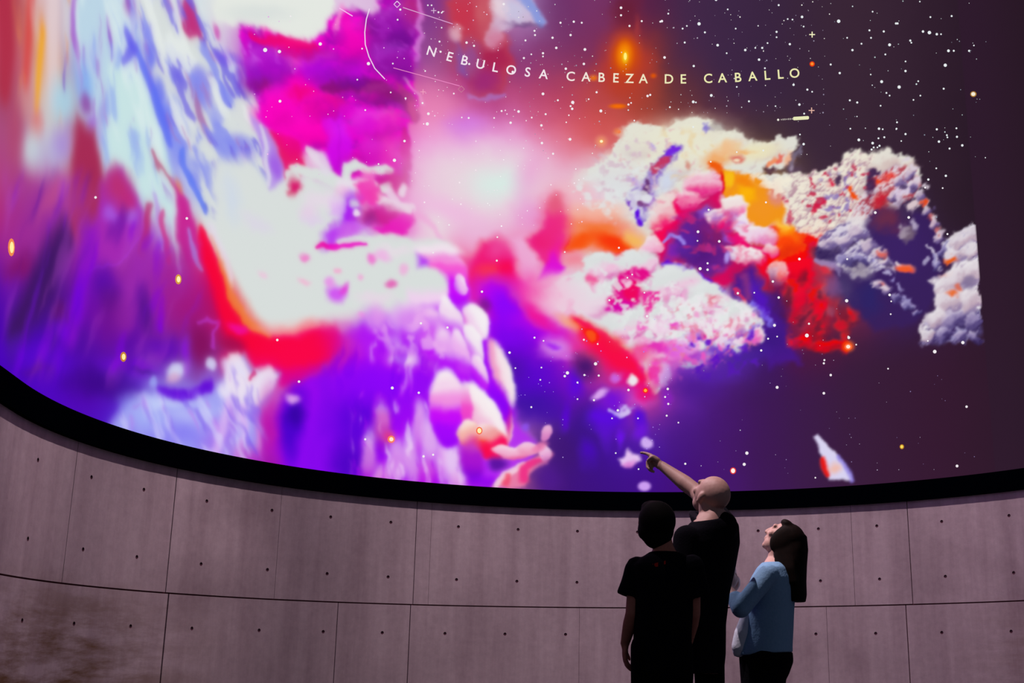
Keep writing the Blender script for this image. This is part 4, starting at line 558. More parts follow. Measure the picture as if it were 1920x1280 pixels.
def ribbon(name, u0, u1, z0, z1, off0, off1, parent, mat, nu=120, top=True):
    """solid curved bar between two heights and two depths"""
    us = np.linspace(u0, u1, nu); V = []; Fc = []
    for o, z in ((off0, z0), (off1, z0), (off1, z1), (off0, z1)): V += list(wp(us, z, o))
    n = nu
    for i in range(n-1):
        for k in range(4):
            a = k*n; b = ((k+1) % 4)*n; Fc.append((a+i, a+i+1, b+i+1, b+i))
    Fc += [(0, n, 2*n, 3*n), (4*n-1, 3*n-1, 2*n-1, n-1)]
    me = mesh(name, V, Fc); o = link(name, me, parent, [mat])
    return o
wall = ribbon('wall_back', U_L, U_R, Z_FLOOR, Z_TOP+.08, -.05, -.004, None, M_JOINT, 160)
tag(wall, 'curved concrete wall carrying the big screen', 'wall', None, 'structure')

HR, HS = .0037, .0058
def cup_mesh():
    n = 12; V = []; Fc = []
    for r, d in ((HR, 0), (HR*.75, -.0016)):
        for k in range(n):
            a = 2*math.pi*k/n; V.append((r*math.cos(a)*RAD, d*RAD, r*math.sin(a)*RAD))
    for k in range(n): j = (k+1) % n; Fc.append((k, n+k, n+j, j))
    Fc.append(tuple(range(2*n-1, n-1, -1)))
    return mesh('tie_hole', V, Fc)
CUP = cup_mesh(); CUP.materials.append(M_HOLE)
def panel(u0, u1, z0, z1, hu, hz):
    hu = [h for h in hu if u0+HS*2 < h < u1-HS*2]; hz = [h for h in hz if z0+HS*2 < h < z1-HS*2]
    n = max(2, int((u1-u0)/.03)); us = list(np.linspace(u0, u1, n))
    us = [x for x in us if all(abs(x-h) > HS*1.6 for h in hu)]
    for h in hu: us += [h-HS, h+HS]
    us = sorted(us); zs = sorted([z0, z1]+[h+s*HS for h in hz for s in (-1, 1)])
    V = []; C = []; Fc = []
    def add(u, z, o): V.append(wp(u, z, o)); C.append((u*RAD, z*RAD+CAMH, o*RAD)); return len(V)-1
    front = [[add(u, z, 0) for u in us] for z in zs]
    for j in range(len(zs)-1):
        for i in range(len(us)-1):
            cu, cz = (us[i]+us[i+1])/2, (zs[j]+zs[j+1])/2
            q = [front[j][i], front[j][i+1], front[j+1][i+1], front[j+1][i]]
            if any(abs(cu-h) < 1e-6 for h in hu) and any(abs(cz-h) < 1e-6 for h in hz):
                ring = [add(cu+HR*math.cos(a), cz+HR*math.sin(a), 0) for a in [math.pi*(1.25+k/6) for k in range(12)]]
                for s in range(4):
                    c0, c1 = q[s], q[(s+1) % 4]; r = [ring[(s*3+k) % 12] for k in range(4)]
                    Fc.append((c0, c1, r[3], r[2], r[1], r[0]))
            else: Fc.append(tuple(q))
    nf = len(V); back = {}
    edge = [front[0][i] for i in range(len(us))]+[front[j][-1] for j in range(1, len(zs))]+[front[-1][i] for i in range(len(us)-2, -1, -1)]+[front[j][0] for j in range(len(zs)-2, 0, -1)]
    cc = [C[e] for e in edge]; bk = [add(c[0]/RAD, (c[1]-CAMH)/RAD, -.004) for c in cc]
    for k in range(len(edge)): j = (k+1) % len(edge); Fc.append((edge[j], edge[k], bk[k], bk[j]))
    me = mesh('concrete_panel', V, Fc)
    a = me.attributes.new('wallco', 'FLOAT_VECTOR', 'POINT'); a.data.foreach_set('vector', np.array(C, np.float32).ravel())
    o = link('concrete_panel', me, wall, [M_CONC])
    for h in hu:
        for z in hz:
            c = link('tie_hole', CUP, o); p = wp(h, z, 0); a = max(h, U0)
            c.matrix_world = Matrix.Translation(Vector(p)) @ Matrix.Rotation(-a+math.pi, 4, 'Z')
    return o
HU_UP = [-2.35, -2.18, -2.01, -1.845, -1.6756, -1.4987, -1.3456, -1.1744, -1.0048, -.8555, -.7047, -.5367, -.3892, -.2429, -.0957, .0516, .1989, .3450, .4860, .6422, .8041, .96, 1.12, 1.28, 1.42]
HU_LO = [-2.30, -2.14, -1.98, -1.82, -1.66, -1.50, -1.343, -1.183, -1.014, -.856, -.712, -.56, -.415, -.269, -.12, .03, .18, .329, .47, .625, .787, .95, 1.11, 1.27, 1.41]
JU = [(U_L, 0), (-2.1, .0009), (-1.5505, .0007), (-1.26, .0011), (-.983, .0004), (-.641, .0008), (-.604, .0003), (-.022, .0007), (.425, .0004), (.5615, .0009), (1.2, .0009), (U_R, 0)]
JL = [(U_L, 0), (-2.05, .0009), (-1.251, .0017), (-.8235, .0009), (-.6461, .0010), (-.236, .0003), (-.026, .0007), (.356, .0004), (.5443, .0011), (1.16, .0009), (U_R, 0)]
for J, z0, z1, hu, hz, gb, gt in ((JL, Z_FLOOR, Z_JOINT, HU_LO, (.0574, -.0647), 0, .0014), (JU, Z_JOINT, Z_BAND+.03, HU_UP, (.1793, .3014), .0014, 0)):
    for (a, ga), (b, gb_) in zip(J[:-1], J[1:]):
        panel(a+ga, b-gb_, z0+gb, z1-gt, hu, hz)

# ---------------------------------------------------------------- the screen
M_BEZEL = noisy('bezel_black', '010206', '010308', 20, .9, .0)
M_PIC = emitter('screen_picture', 'picture')
M_MARK = emitter('screen_marks', 'tint')
screen = bpy.data.objects.new('curved_led_screen', None); COL.objects.link(screen)
tag(screen, 'huge curved LED screen showing a pink and violet nebula, above the concrete wall', 'screen')
us = np.concatenate([np.linspace(U_L, -2.1, 40)[:-1], np.linspace(-2.1, .98, 1120), np.linspace(.98, U_R, 40)[1:]])
vs = np.concatenate([np.linspace(Z_SCR, 1.80, 560), np.linspace(1.80, Z_TOP, 20)[1:]])
cv = Canvas(us, vs); paint(cv)
OFFS = .006
def grid_mesh(name, us, vs, off):
    nu, nv = len(us), len(vs); x, y = plan(us, off)
    co = np.empty((nv, nu, 3), np.float32); co[..., 0] = x; co[..., 1] = y; co[..., 2] = (vs*RAD+CAMH)[:, None]
    i = np.arange(nv*nu).reshape(nv, nu); q = np.stack([i[:-1, :-1], i[:-1, 1:], i[1:, 1:], i[1:, :-1]], -1).reshape(-1, 4)
    me = bpy.data.meshes.new(name); me.vertices.add(nv*nu); me.vertices.foreach_set('co', co.ravel())
    me.loops.add(q.size); me.loops.foreach_set('vertex_index', q.ravel().astype(np.int32))
    me.polygons.add(len(q)); me.polygons.foreach_set('loop_start', np.arange(0, q.size, 4, dtype=np.int32))
    me.update(calc_edges=True); return me
me = grid_mesh('display_surface', us, vs, OFFS)
rgba = np.ones(cv.img.shape[:2]+(4,), np.float32); rgba[..., :3] = lin(np.clip(cv.img, 0, 1))
ca = me.color_attributes.new('picture', 'FLOAT_COLOR', 'POINT'); ca.data.foreach_set('color', rgba.ravel())
link('display_surface', me, screen, [M_PIC])
ribbon('housing', U_L, U_R, Z_SCR, Z_TOP, -.002, OFFS-.0015, screen, M_BEZEL, 140)
tag(ribbon('bezel', U_L, U_R, Z_BAND, Z_SCR, -.003, .009, screen, M_BEZEL, 200), 'matt black strip along the bottom of the screen')
ribbon('bezel', U_L, U_R, Z_TOP, Z_TOP+.045, -.003, .009, screen, M_BEZEL, 140)

def mark_mesh(name, polys):
    """flat glowing marks: list of (list of photo points, colour) laid on the screen"""
    V = []; Fc = []; Cc = []
    for pts, col in polys:
        p = np.array(pts, float); u, v = on_screen(p[:, 0], p[:, 1]); k = len(V)
        V += list(wp(u, v, OFFS+.0006)); Fc.append(tuple(range(k, k+len(p)))); Cc += [tuple(lin(hexc(col)))+(1,)]*len(p)
    me = mesh(name, V, Fc); a = me.color_attributes.new('tint', 'FLOAT_COLOR', 'POINT'); a.data.foreach_set('color', np.array(Cc, np.float32).ravel())
    return link(name, me, screen, [M_MARK])
def disc(x, y, r, col, ry=None, n=8):
    ry = ry or r; return ([(x+r*math.cos(2*math.pi*k/n), y-ry*math.sin(2*math.pi*k/n)) for k in range(n)], col)
def bar(x0, y0, x1, y1, w, col):
    d = math.hypot(x1-x0, y1-y0); nx, ny = -(y1-y0)/d*w/2, (x1-x0)/d*w/2
    return ([(x0+nx, y0+ny), (x1+nx, y1+ny), (x1-nx, y1-ny), (x0-nx, y0-ny)], col)
WS = 'e8eef0'
STARS = '''807 12 2|1164 17 3.2|1164 31 2.6|1180 51 2.6|1203 42 2.4|1238 43 2.4|1241 42 3|1311 47 4|1253 28 2.2|1288 51 2|1246 110 3.2|1322 63 2.4|1346 87 3.2|1363 102 2|1398 96 3|1301 126 2.8|1284 82 2.4|1280 56 2.2|1365 20 2|1343 2 3|1461 12 2.4|1505 34 3.2|1487 39 2|1478 38 2|1508 52 2|1457 62 2.6|1457 72 2|1482 85 2.8|1380 56 2|1424 114 3|1430 92 2.6|1440 83 2|1435 130 2.2|1417 92 2|1574 42 4.2|1590 73 2|1600 96 2.8|1617 84 2.2|1632 59 2.4|1635 73 2.2|1659 61 2.6|1670 86 3.6|1682 46 2.6|1685 46 2.6|1709 78 2.6|1711 82 2|1662 104 2.2|1638 24 2|1727 5 1.8|1747 34 2.2|1733 61 3|1745 63 4.2|1759 66 3|1767 66 2|1787 32 2.4|1781 97 3.4|1791 97 2.4|1820 97 2.6|1829 87 1.8|1775 124 4|1700 117 2|1700 135 2.8|1688 165 4|1655 155 3.6|1724 154 2|1772 168 2.4|1576 139 2.8|1559 123 2.4|1664 176 2.2|1670 181 2|1595 190 2.4|1609 194 2.6|1653 200 2|1715 189 2|1728 181 2|1489 161 2.8|1515 170 2.6|1524 174 2|1500 198 3|1509 215 2.2|1405 192 2.4|1382 165 2|1334 181 3.4|1300 193 3.4|1305 194 2|1256 203 2.2|1214 182 3|1219 180 2.6|1178 198 2.6|1183 195 2|1126 210 3.6|1118 175 2.6|1069 201 2.4|1017 178 3.4|971 211 3.2|939 210 2.4|925 223 2|1014 237 3|1022 216 2.4|1045 190 2.4|1073 194 4|1072 206 3|1068 263 3.4|1015 270 3|1036 290 2.6|956 232 3|1103 188 2|877 223 2.4|864 222 1.8|878 122 2.6|873 82 3|887 88 2.6|905 127 2|943 10 3|1001 60 2.4|1050 45 2.6|1075 43 2.8|1090 45 2.4|1035 73 2.8|1069 68 2.8|1002 68 2.4|984 78 2.4|1042 92 3|1096 95 3.4|1017 102 2.8|1017 108 2|981 111 2.6|995 104 2|1094 122 3|1060 131 3|960 137 3|1189 228 2|1300 240 2.2|1333 305 2|1432 284 2.2|1382 287 2|1700 253 2.6|1650 243 3|1657 244 2|1596 243 2|1684 231 2.2|1683 243 2.2|1612 264 3.4|1638 270 3.2|1660 259 2.4|1649 261 2.2|1640 278 2.2|1636 282 2.4|1651 275 2.6|1647 278 2|1692 266 1.8|1759 244 2.6|1763 267 3|1778 255 2.2|1779 259 2|1796 242 2.2|1797 258 2.6|1807 274 3|1783 280 2.4|1758 317 2|1776 331 2.8|1743 338 2.8|1737 353 2.4|1770 354 2|1508 272 3|1501 254 2|1455 201 1.8|1779 440 2.4|1643 400 3.4|1670 554 3.2|1706 409 3.2|1755 660 4.4|1458 727 3.6|1546 738 3.2|1559 704 3|1667 692 2|1815 763 3|1546 682 2.6|1592 632 2|1458 632 2|1547 676 2.4|1396 871 3.8|1401 850 4|1797 874 3.4|1530 896 2|1285 870 2.6|1154 850 2|1197 880 2|1253 758 2.6|1250 780 2.4|1272 793 2|954 662 3|965 691 2|1014 690 2|1116 683 4|1122 705 2.6|1063 700 4|1058 706 3|1095 704 2.6|1082 718 2.4|1113 751 2.6|1082 749 2|995 764 2.4|1012 713 2|1001 634 2.4|1018 640 2|1147 785 2|1158 770 3|1196 785 2|1252 730 3|1247 745 2.4|902 548 2.8|930 490 2.4|840 423 2|931 446 2|787 607 2.8|837 615 2.8|733 728 3.6|783 737 2.8|682 824 2.6|792 856 3|810 853 2.6|557 716 3|345 410 3.2|172 370 3.2|516 638 3|520 98 4|688 121 4|667 151 2|597 84 4|521 191 3.4|493 95 5|541 32 2|676 93 2|734 121 2|748 20 2.6|743 39 2.2|730 175 2|758 186 2.4|682 208 2|756 266 3|737 302 4|707 309 2|801 215 3.4|799 234 4|790 195 2.4|824 99 2.6|822 80 2.4|795 135 2|826 54 1.8|800 12 2|820 25 2.4|826 26 2|828 24 1.8|1309 436 3.4|1349 454 3.2|1313 505 3.8|1327 507 3|1327 495 2.6|1308 453 2|1329 395 2.6|1384 551 3|1461 559 3|1415 550 2|1453 611 3.6|1441 636 2.4|1428 658 2.8|1514 630 4.6|1518 608 2.6|1589 565 4|1593 634 3.4|1607 647 2|1500 487 3.2|1450 529 3|1590 487 2.4|1673 566 2|1808 643 4|1742 640 2|1672 590 2|1437 381 2.4|1213 594 3|1185 516 2|1142 564 2.4|1176 522 2|1208 550 2|1120 646 2|1094 638 2.4|1160 466 2.4|1058 474 2|810 475 2|1178 732 3'''
stars = []
for s in STARS.split('|'):
    x, y, r = map(float, s.split()); stars.append(disc(x, y, r*.80, WS if x > 1250 and y < 340 else 'f2ecf0', r*.80))
_r = np.random.RandomState(3)
def scatter(n, x0, x1, y0, y1, rmin, rmax, cols, keep):
    k = 0; tries = 0
    while k < n and tries < n*30:
        tries += 1; x, y = _r.uniform(x0, x1), _r.uniform(y0, y1)
        if not keep(x, y): continue
        r = (rmin+(rmax-rmin)*_r.rand()**3)*.8
        stars.append(disc(x, y, r, cols[_r.randint(len(cols))], r*1.05, 6)); k += 1
sky = lambda x, y: y < 230-.0*x and not (840 < x < 950 and y < 180)
scatter(330, 960, 1560, -120, 325, .7, 1.9, ['b0a8b8', 'd8d8dc', '9890a8', 'f0eee8'], lambda x, y: y < 215 or (x > 1490 and y < 300) or (x < 1130 and y < 290))
scatter(70, 1560, 1860, -120, 420, .8, 2.0, ['a8b8b8', 'd8e8e8', '8890a0', 'e8f0f0'], lambda x, y: y < 270 or x > 1740)
scatter(110, 770, 1110, 150, 430, .8, 2.2, ['f8e8f0', 'f0d0e8', 'ffffff'], lambda x, y: True)
scatter(60, 790, 960, 5, 150, .8, 1.8, ['e8c8e0', 'd8a8c8'], lambda x, y: True)
scatter(70, 960, 1260, 600, 860, .7, 1.6, ['a880f0', 'd0b8f8'], lambda x, y: x+y > 1680)
scatter(60, 1300, 1840, 560, 890, .6, 1.4, ['8878a8', 'c8c0d8'], lambda x, y: y > 680 or 1640 > x > 1440)
scatter(60, 460, 780, 20, 330, .7, 1.8, ['f8c0f0', 'e8a0e8'], lambda x, y: True)
for x, y, rx, ry, c0, c1 in [(1828, 178, 6, 5.4, 'b08038', 'f4ecd8'), (1524, 122, 5, 5, 'e03808', 'ff9030'), (1375, 883, 6, 6.5, 'd83030', 'fff0e8'), (1693, 838, 4.2, 4.6, 'c08020', 'f8e060'), (1210, 733, 5.5, 5.5, 'f82828', 'ffb040'), (897, 808, 6, 7, 'f86840', 'fff0b0'), (731, 824, 7, 7, 'f88060', 'ffe8d0'), (12, 463, 6.5, 17, 'f08850', 'fff0a0'), (329, 524, 6, 9.5, 'd89840', 'fff4b0'), (225, 669, 6, 9.5, 'c88030', 'fff0a0'), (1127, 267, 4.5, 4, 'f0a060', 'fff0c0'), (1160, 249, 3.4, 3, 'f08050', 'ffd0a0'), (1592, 651, 7, 6, 'ff7040', 'ffe8d0')]:
    stars.append(disc(x, y, rx, c0, ry, 12)); 
mark_halo = stars
st = mark_mesh('star_field', stars); tag(st, 'white and coloured star points shown on the screen', None, None, 'stuff')
cores = [disc(x, y, r, c, ry, 10) for x, y, r, ry, c in [(1828, 178, 4, 3.6, 'f4ecd8'), (1524, 122, 3, 3, 'ff9030'), (1375, 883, 4, 4.6, 'fff0e8'), (1693, 838, 2.6, 3, 'f8e060'), (1210, 733, 3, 3, 'ffb040'), (897, 808, 4, 5, 'fff0b0'), (731, 824, 4, 4, 'ffe8d0'), (12, 463, 4, 11, 'fff0a0'), (329, 524, 3.6, 6, 'fff4b0'), (225, 669, 3.6, 6, 'fff0a0'), (1127, 267, 3, 2.6, 'fff0c0'), (1592, 651, 4, 3.5, 'ffe8d0'), (1172, 108, 3, 7, 'fff080')]]
OFFS += .0005; tag(mark_mesh('star_core', cores), 'bright centres of the coloured stars', None, None, 'stuff'); OFFS -= .0005

# chart marks: thin circle, constellation lines, crosses, diamonds and the small readout
arc = [(690, 18), (684, 38), (681, 62), (682, 85), (689, 108), (700, 130), (719, 150)]
def strip(pts, w, col):
    """one thin joined line"""
    p = np.array(pts, float); d = np.gradient(p, axis=0); n = np.stack([-d[:, 1], d[:, 0]], -1)/np.hypot(d[:, 0], d[:, 1])[:, None]*w/2
    return p+n, p-n, col
def line_part(name, pts, w, col):
    A, B, col = strip(pts, w, col); P = np.concatenate([A, B]); n = len(A); u, v = on_screen(P[:, 0], P[:, 1])
    me = mesh(name, list(wp(u, v, OFFS+.0006)), [(i, i+1, n+i+1, n+i) for i in range(n-1)])
    a = me.color_attributes.new('tint', 'FLOAT_COLOR', 'POINT'); a.data.foreach_set('color', np.array([tuple(lin(hexc(col)))+(1,)]*(2*n), np.float32).ravel())
    return link(name, me, screen, [M_MARK])
line_part('chart_circle', arc, 1.8, 'f0d8f0')
for pts, w, c in ([(633, 17), (658, 32)], 1.8, 'f4c0f0'), ([(753, 16), (847, 47)], 1.6, 'd8a0d0'), ([(735, 129), (860, 163)], 1.2, 'f08cc8'): line_part('guide_line', pts, w, c)
for x, y, r, c in ((742, 10, 6, 'f8d8f4'), (863, 169, 6, 'c87898')):
    line_part('chart_diamond', [(x, y-r), (x+r, y), (x, y+r), (x-r, y), (x-r*.05, y-r*.95)], 1.5, c)
for x, y, r, c, w in ((811, 22, 5, 'd8b8d8', 1.4), (791, 174, 5, 'f0a0c0', 1.4), (1524, 67, 5.5, 'f0ecc0', 2), (1523, 209, 5.5, 'e0b0a0', 1.8)):
    h = w/2; mark_mesh('chart_cross', [([(x-r, y-h), (x-h, y-h), (x-h, y-r), (x+h, y-r), (x+h, y-h), (x+r, y-h), (x+r, y+h), (x+h, y+h), (x+h, y+r), (x-h, y+r), (x-h, y+h), (x-r, y+h)], c)])
mk = [disc(1460, 226.5, 2.2, 'e8e4d8')]
for k in range(7): mk.append(bar(1465+k*3.4, 226.2-k*.22, 1467+k*3.4, 226.0-k*.22, 3.0 if k % 3 else 2.2, 'b8b0a8'))
tag(mark_mesh('readout_dots', mk), 'row of tiny readout characters on the screen', None, None, 'stuff')
mark_mesh('readout_bar', [([(1488, 222), (1490, 221), (1516, 219.4), (1518, 220.5), (1518, 224.5), (1516, 225.8), (1490, 227.4), (1488, 226.4)], 'e8e8b8')])

def lettering():
    L = [('N', 807, 98), ('E', 841, 108), ('B', 869, 115), ('U', 899, 122), ('L', 927, 128), ('O', 957, 133), ('S', 988, 137), ('A', 1018, 141), ('C', 1069, 145), ('A', 1098, 146), ('B', 1127, 147), ('E', 1154, 148), ('Z', 1180, 149), ('A', 1206, 149.5), ('D', 1254, 150), ('E', 1281, 150), ('C', 1328, 149), ('A', 1355, 148), ('B', 1384, 147), ('A', 1412, 145), ('L', 1439, 143), ('L', 1464, 141), ('O', 1491, 139)]
    row = bpy.data.objects.new('caption', None); COL.objects.link(row); row.parent = screen; tag(row, 'pale capital letters NEBULOSA CABEZA DE CABALLO')
    for i, (ch, x, y) in enumerate(L):
        cu = bpy.data.curves.new('glyph', 'FONT'); cu.body = ch; cu.size = 1.0; cu.align_x = 'CENTER'; cu.offset = .012; cu.resolution_u = 4
        o = bpy.data.objects.new('glyph', cu); COL.objects.link(o); dg = bpy.context.evaluated_depsgraph_get(); gm = bpy.data.meshes.new_from_object(o.evaluated_get(dg))
        co = np.empty(len(gm.vertices)*3); gm.vertices.foreach_get('co', co); co = co.reshape(-1, 3)[:, :2]
        a = L[max(i-1, 0)]; b = L[min(i+1, len(L)-1)]; t = math.atan2(b[2]-a[2], b[1]-a[1])
        s = 24.5; gx = co[:, 0]*s; gy = (co[:, 1]-.36)*s
        X = x+gx*math.cos(t)+gy*math.sin(t); Y = y+gx*math.sin(t)-gy*math.cos(t)
        u, v = on_screen(X, Y); V = list(wp(u, v, OFFS+.0016))
        Fc = [tuple(p.vertices) for p in gm.polygons]
        f = min(max((x-1000)/300, 0), 1); c = lin(hexc('f4e4ee')*(1-f)+hexc('ece8b0')*f); Cc = [(*c, 1)]*len(co)
        bpy.data.objects.remove(o); bpy.data.meshes.remove(gm); bpy.data.curves.remove(cu)
        me = mesh('letter', V, Fc); at = me.color_attributes.new('tint', 'FLOAT_COLOR', 'POINT'); at.data.foreach_set('color', np.array(Cc, np.float32).ravel())
        link('letter', me, row, [M_MARK])
lettering()

# ---------------------------------------------------------------- people
CAMP = np.array([0.0, -CDIST*RAD, CAMH])
def at(px, py, depth):
    """photo point -> world point standing `depth` metres in front of the camera"""
    d = CF+CR*(px-PPX)/FPX-CU*(py-PPY)/FPX
    return CAMP+d*(depth/d[1])
class Sculpt:
    """collects tapered limbs, ellipsoids and lofts, then fuses them into one continuous skin"""
    def __init__(s): s.bm = bmesh.new()
    def ball(s, c, r, axes=None):
        r = (r, r, r) if np.isscalar(r) else r
        M = Matrix.Identity(4)
        for i in range(3):
            a = (axes[i] if axes is not None else np.eye(3)[i])
            for k in range(3): M[k][i] = float(a[k])*r[i]
            M[i][3] = float(c[i])
        g = bmesh.ops.create_icosphere(s.bm, subdivisions=3, radius=1.0)
        bmesh.ops.transform(s.bm, matrix=M, verts=g['verts'])
        return s
    def limb(s, pts):
        """pts: (point, radius) chain"""
        for p, r in pts: s.ball(p, r)
        for (p, r), (q, t) in zip(pts[:-1], pts[1:]):
            p, q = Vector(p), Vector(q); d = q-p
            if d.length < 1e-5: continue
            M = Matrix.Translation((p+q)/2) @ d.to_track_quat('Z', 'Y').to_matrix().to_4x4()
            bmesh.ops.create_cone(s.bm, cap_ends=True, segments=20, radius1=r, radius2=t, depth=d.length, matrix=M)
        return s
    def loft(s, rings, n=28):
        """rings: (centre, half vector a, half vector b, squareness)"""
        R = []
        for c, a, b in rings:
            c, a, b = np.array(c), np.array(a), np.array(b); vs = []
            for k in range(n):
                t = 2*math.pi*k/n; x, y = math.cos(t), math.sin(t); e = .88
                x = math.copysign(abs(x)**e, x); y = math.copysign(abs(y)**e, y)
                vs.append(s.bm.verts.new(tuple(c+a*x+b*y)))
            R.append(vs)
        for A, B in zip(R[:-1], R[1:]):
            for k in range(n): j = (k+1) % n; s.bm.faces.new((A[k], A[j], B[j], B[k]))
        s.bm.faces.new(R[0][::-1]); s.bm.faces.new(R[-1])
        return s
    def skin(s, name, parent, mats, voxel=.007, smooth=6, factor=.5):
        bmesh.ops.recalc_face_normals(s.bm, faces=s.bm.faces)
        me = bpy.data.meshes.new(name); s.bm.to_mesh(me); s.bm.free()
        o = bpy.data.objects.new(name, me); COL.objects.link(o)
        m = o.modifiers.new('fuse', 'REMESH'); m.mode = 'VOXEL'; m.voxel_size = voxel; m.use_smooth_shade = True
        if smooth: k = o.modifiers.new('relax', 'SMOOTH'); k.iterations = smooth; k.factor = factor
        dg = bpy.context.evaluated_depsgraph_get(); dg.update(); nm = bpy.data.meshes.new_from_object(o.evaluated_get(dg))
        bpy.data.objects.remove(o); bpy.data.meshes.remove(me)
        off = Vector(parent.location); nm.transform(Matrix.Translation(-off)); nm.name = name
        nm.polygons.foreach_set('use_smooth', [True]*len(nm.polygons)); nm.materials.clear()
        return link(name, nm, parent, mats)
def person_root(p, label):
    r = bpy.data.objects.new('person', None); COL.objects.link(r); r.location = (float(p[0]), float(p[1]), 0.0)
    tag(r, label, 'person'); return r
def unit(v): v = np.array(v, float); return v/np.linalg.norm(v)
UP = np.array([0, 0, 1.0])
M_SKIN = noisy('skin', 'c49a90', 'b48a80', 60, .55, .35); M_SKIN2 = noisy('skin_fair', 'dcb0a4', 'd0a094', 60, .55, .35)
M_SKIN3 = noisy('skin_boy', 'c07a66', 'b06a58', 60, .6, .3)
M_SHIRT = noisy('shirt_black', '0c0b12', '100e16', 90, .95, .05, .2); M_TROU = noisy('trousers_black', '08080c', '0b0b10', 90, .95, .05, .2)
M_SHOE = noisy('shoe_black', '0a0a0a', '121212', 40, .6, .2); M_HAIR = noisy('hair_dark', '0a0504', '1e0e08', 55, .75, .12); M_HAIRB = noisy('hair_black', '0a0808', '100c0c', 60, .8, .1)
M_BLOUSE = noisy('blouse_blue', '8cb4d6', '7aa4ca', 70, .9, .1, .25); M_TEE = noisy('tee_black', '0a0a10', '0d0d14', 90, .95, .05, .2); M_RED = principled('print_red', 'b02018', .8, .1)
M_LIP = principled('lips', 'b06060', .5, .3); M_EYE = principled('eye_dark', '1c1210', .3, .5)

def head(s, c, R, k=1.0):
    """skull, jaw, face and ears in the head frame R = (right, face, crown)"""
    r, f, u = R
    P = lambda x, y, z: np.array(c)+k*(r*x+f*y+u*z)
    s.ball(P(0, -.012, .030), (.078*k, .098*k, .088*k), R); s.ball(P(0, .022, -.005), (.070*k, .076*k, .082*k), R)
    s.ball(P(0, .034, -.062), (.056*k, .056*k, .050*k), R); s.ball(P(0, .066, -.092), (.026*k, .022*k, .020*k), R)     # jaw, chin
    s.ball(P(0, .082, .038), (.056*k, .018*k, .018*k), R)                                                         # brow
    for x in (-1, 1):
        s.ball(P(x*.042, .070, -.012), (.024*k, .022*k, .022*k), R)                                                # cheek
        s.ball(P(x*.078, -.006, -.008), (.010*k, .020*k, .032*k), R); s.ball(P(x*.083, -.014, .006), (.009*k, .018*k, .020*k), R); s.ball(P(x*.080, .0, -.034), (.008*k, .010*k, .010*k), R)   # ear
        s.ball(P(x*.030, .084, .020), (.015*k, .010*k, .010*k), R)                                                 # eyelid
    s.limb([(P(0, .092, .026), .010*k), (P(0, .108, -.006), .012*k), (P(0, .110, -.018), .014*k)]); s.ball(P(-.013, .098, -.022), .010*k); s.ball(P(.013, .098, -.022), .010*k)
    s.ball(P(0, .092, -.047), (.026*k, .010*k, .007*k), R); s.ball(P(0, .089, -.060), (.022*k, .010*k, .008*k), R)     # lips
    return P
def hand(s, w, d, n, side, k=1.0, curl=(0.1, 1, 1, 1), thumb=.3):
    """wrist w, direction d of the fingers, palm normal n, side vector to the thumb; curl per finger index..little"""
    d, n, side = unit(d), unit(n), unit(side)
    palm = w+d*.052*k
    s.ball(palm, (.040*k, .050*k, .017*k), (side, d, n)); s.ball(w+d*.02*k, (.027*k, .03*k, .02*k), (side, d, n))
    for i, (off, ln) in enumerate(((.028, .078), (.010, .086), (-.009, .080), (-.027, .064))):
        p = w+d*.088*k+side*off*k; a = 0.0; r = .0098*k; ch = [(w+d*.05*k+side*off*.8*k, .013*k), (p, .0108*k)]
        for seg, bend in ((.45, .9), (.32, 1.25), (.25, .9)):
            a += bend*curl[i]; p = p+(d*math.cos(a)+n*math.sin(a))*ln*seg*k; r *= .93; ch.append((p, r))
        s.limb(ch)
    t0 = w+d*.022*k+side*.026*k; t1 = t0+(d*.62+side*.62+n*.3)*.034*k; t2 = t1+(d*(.8)+side*(.3-thumb)+n*.45)*.032*k; t3 = t2+(d*.8-side*thumb*.7+n*.4)*.026*k
    s.limb([(t0, .0145*k), (t1, .0125*k), (t2, .0112*k), (t3, .0092*k)])
def shoe(root, ankle, f, mat):
    f = unit(f); z = np.array([ankle[0], ankle[1], 0.0]); sd = np.cross(f, UP); s = Sculpt()
    s.loft([(z+f*.05+UP*.004, sd*.046, f*.145), (z+f*.05+UP*.035, sd*.046, f*.142), (z+f*.03+UP*.065, sd*.040, f*.105), (z+f*-.015+UP*.10, sd*.036, f*.056)]); s.skin('shoe', root, [mat], .008, 3)

def leg_chain(hip, knee, ankle, r): return [(hip, r[0]), ((np.array(hip)+knee)/2, (r[0]+r[1])/2*.98), (knee, r[1]), (np.array(knee)*.65+np.array(ankle)*.35, r[1]*1.02), (ankle, r[2])]

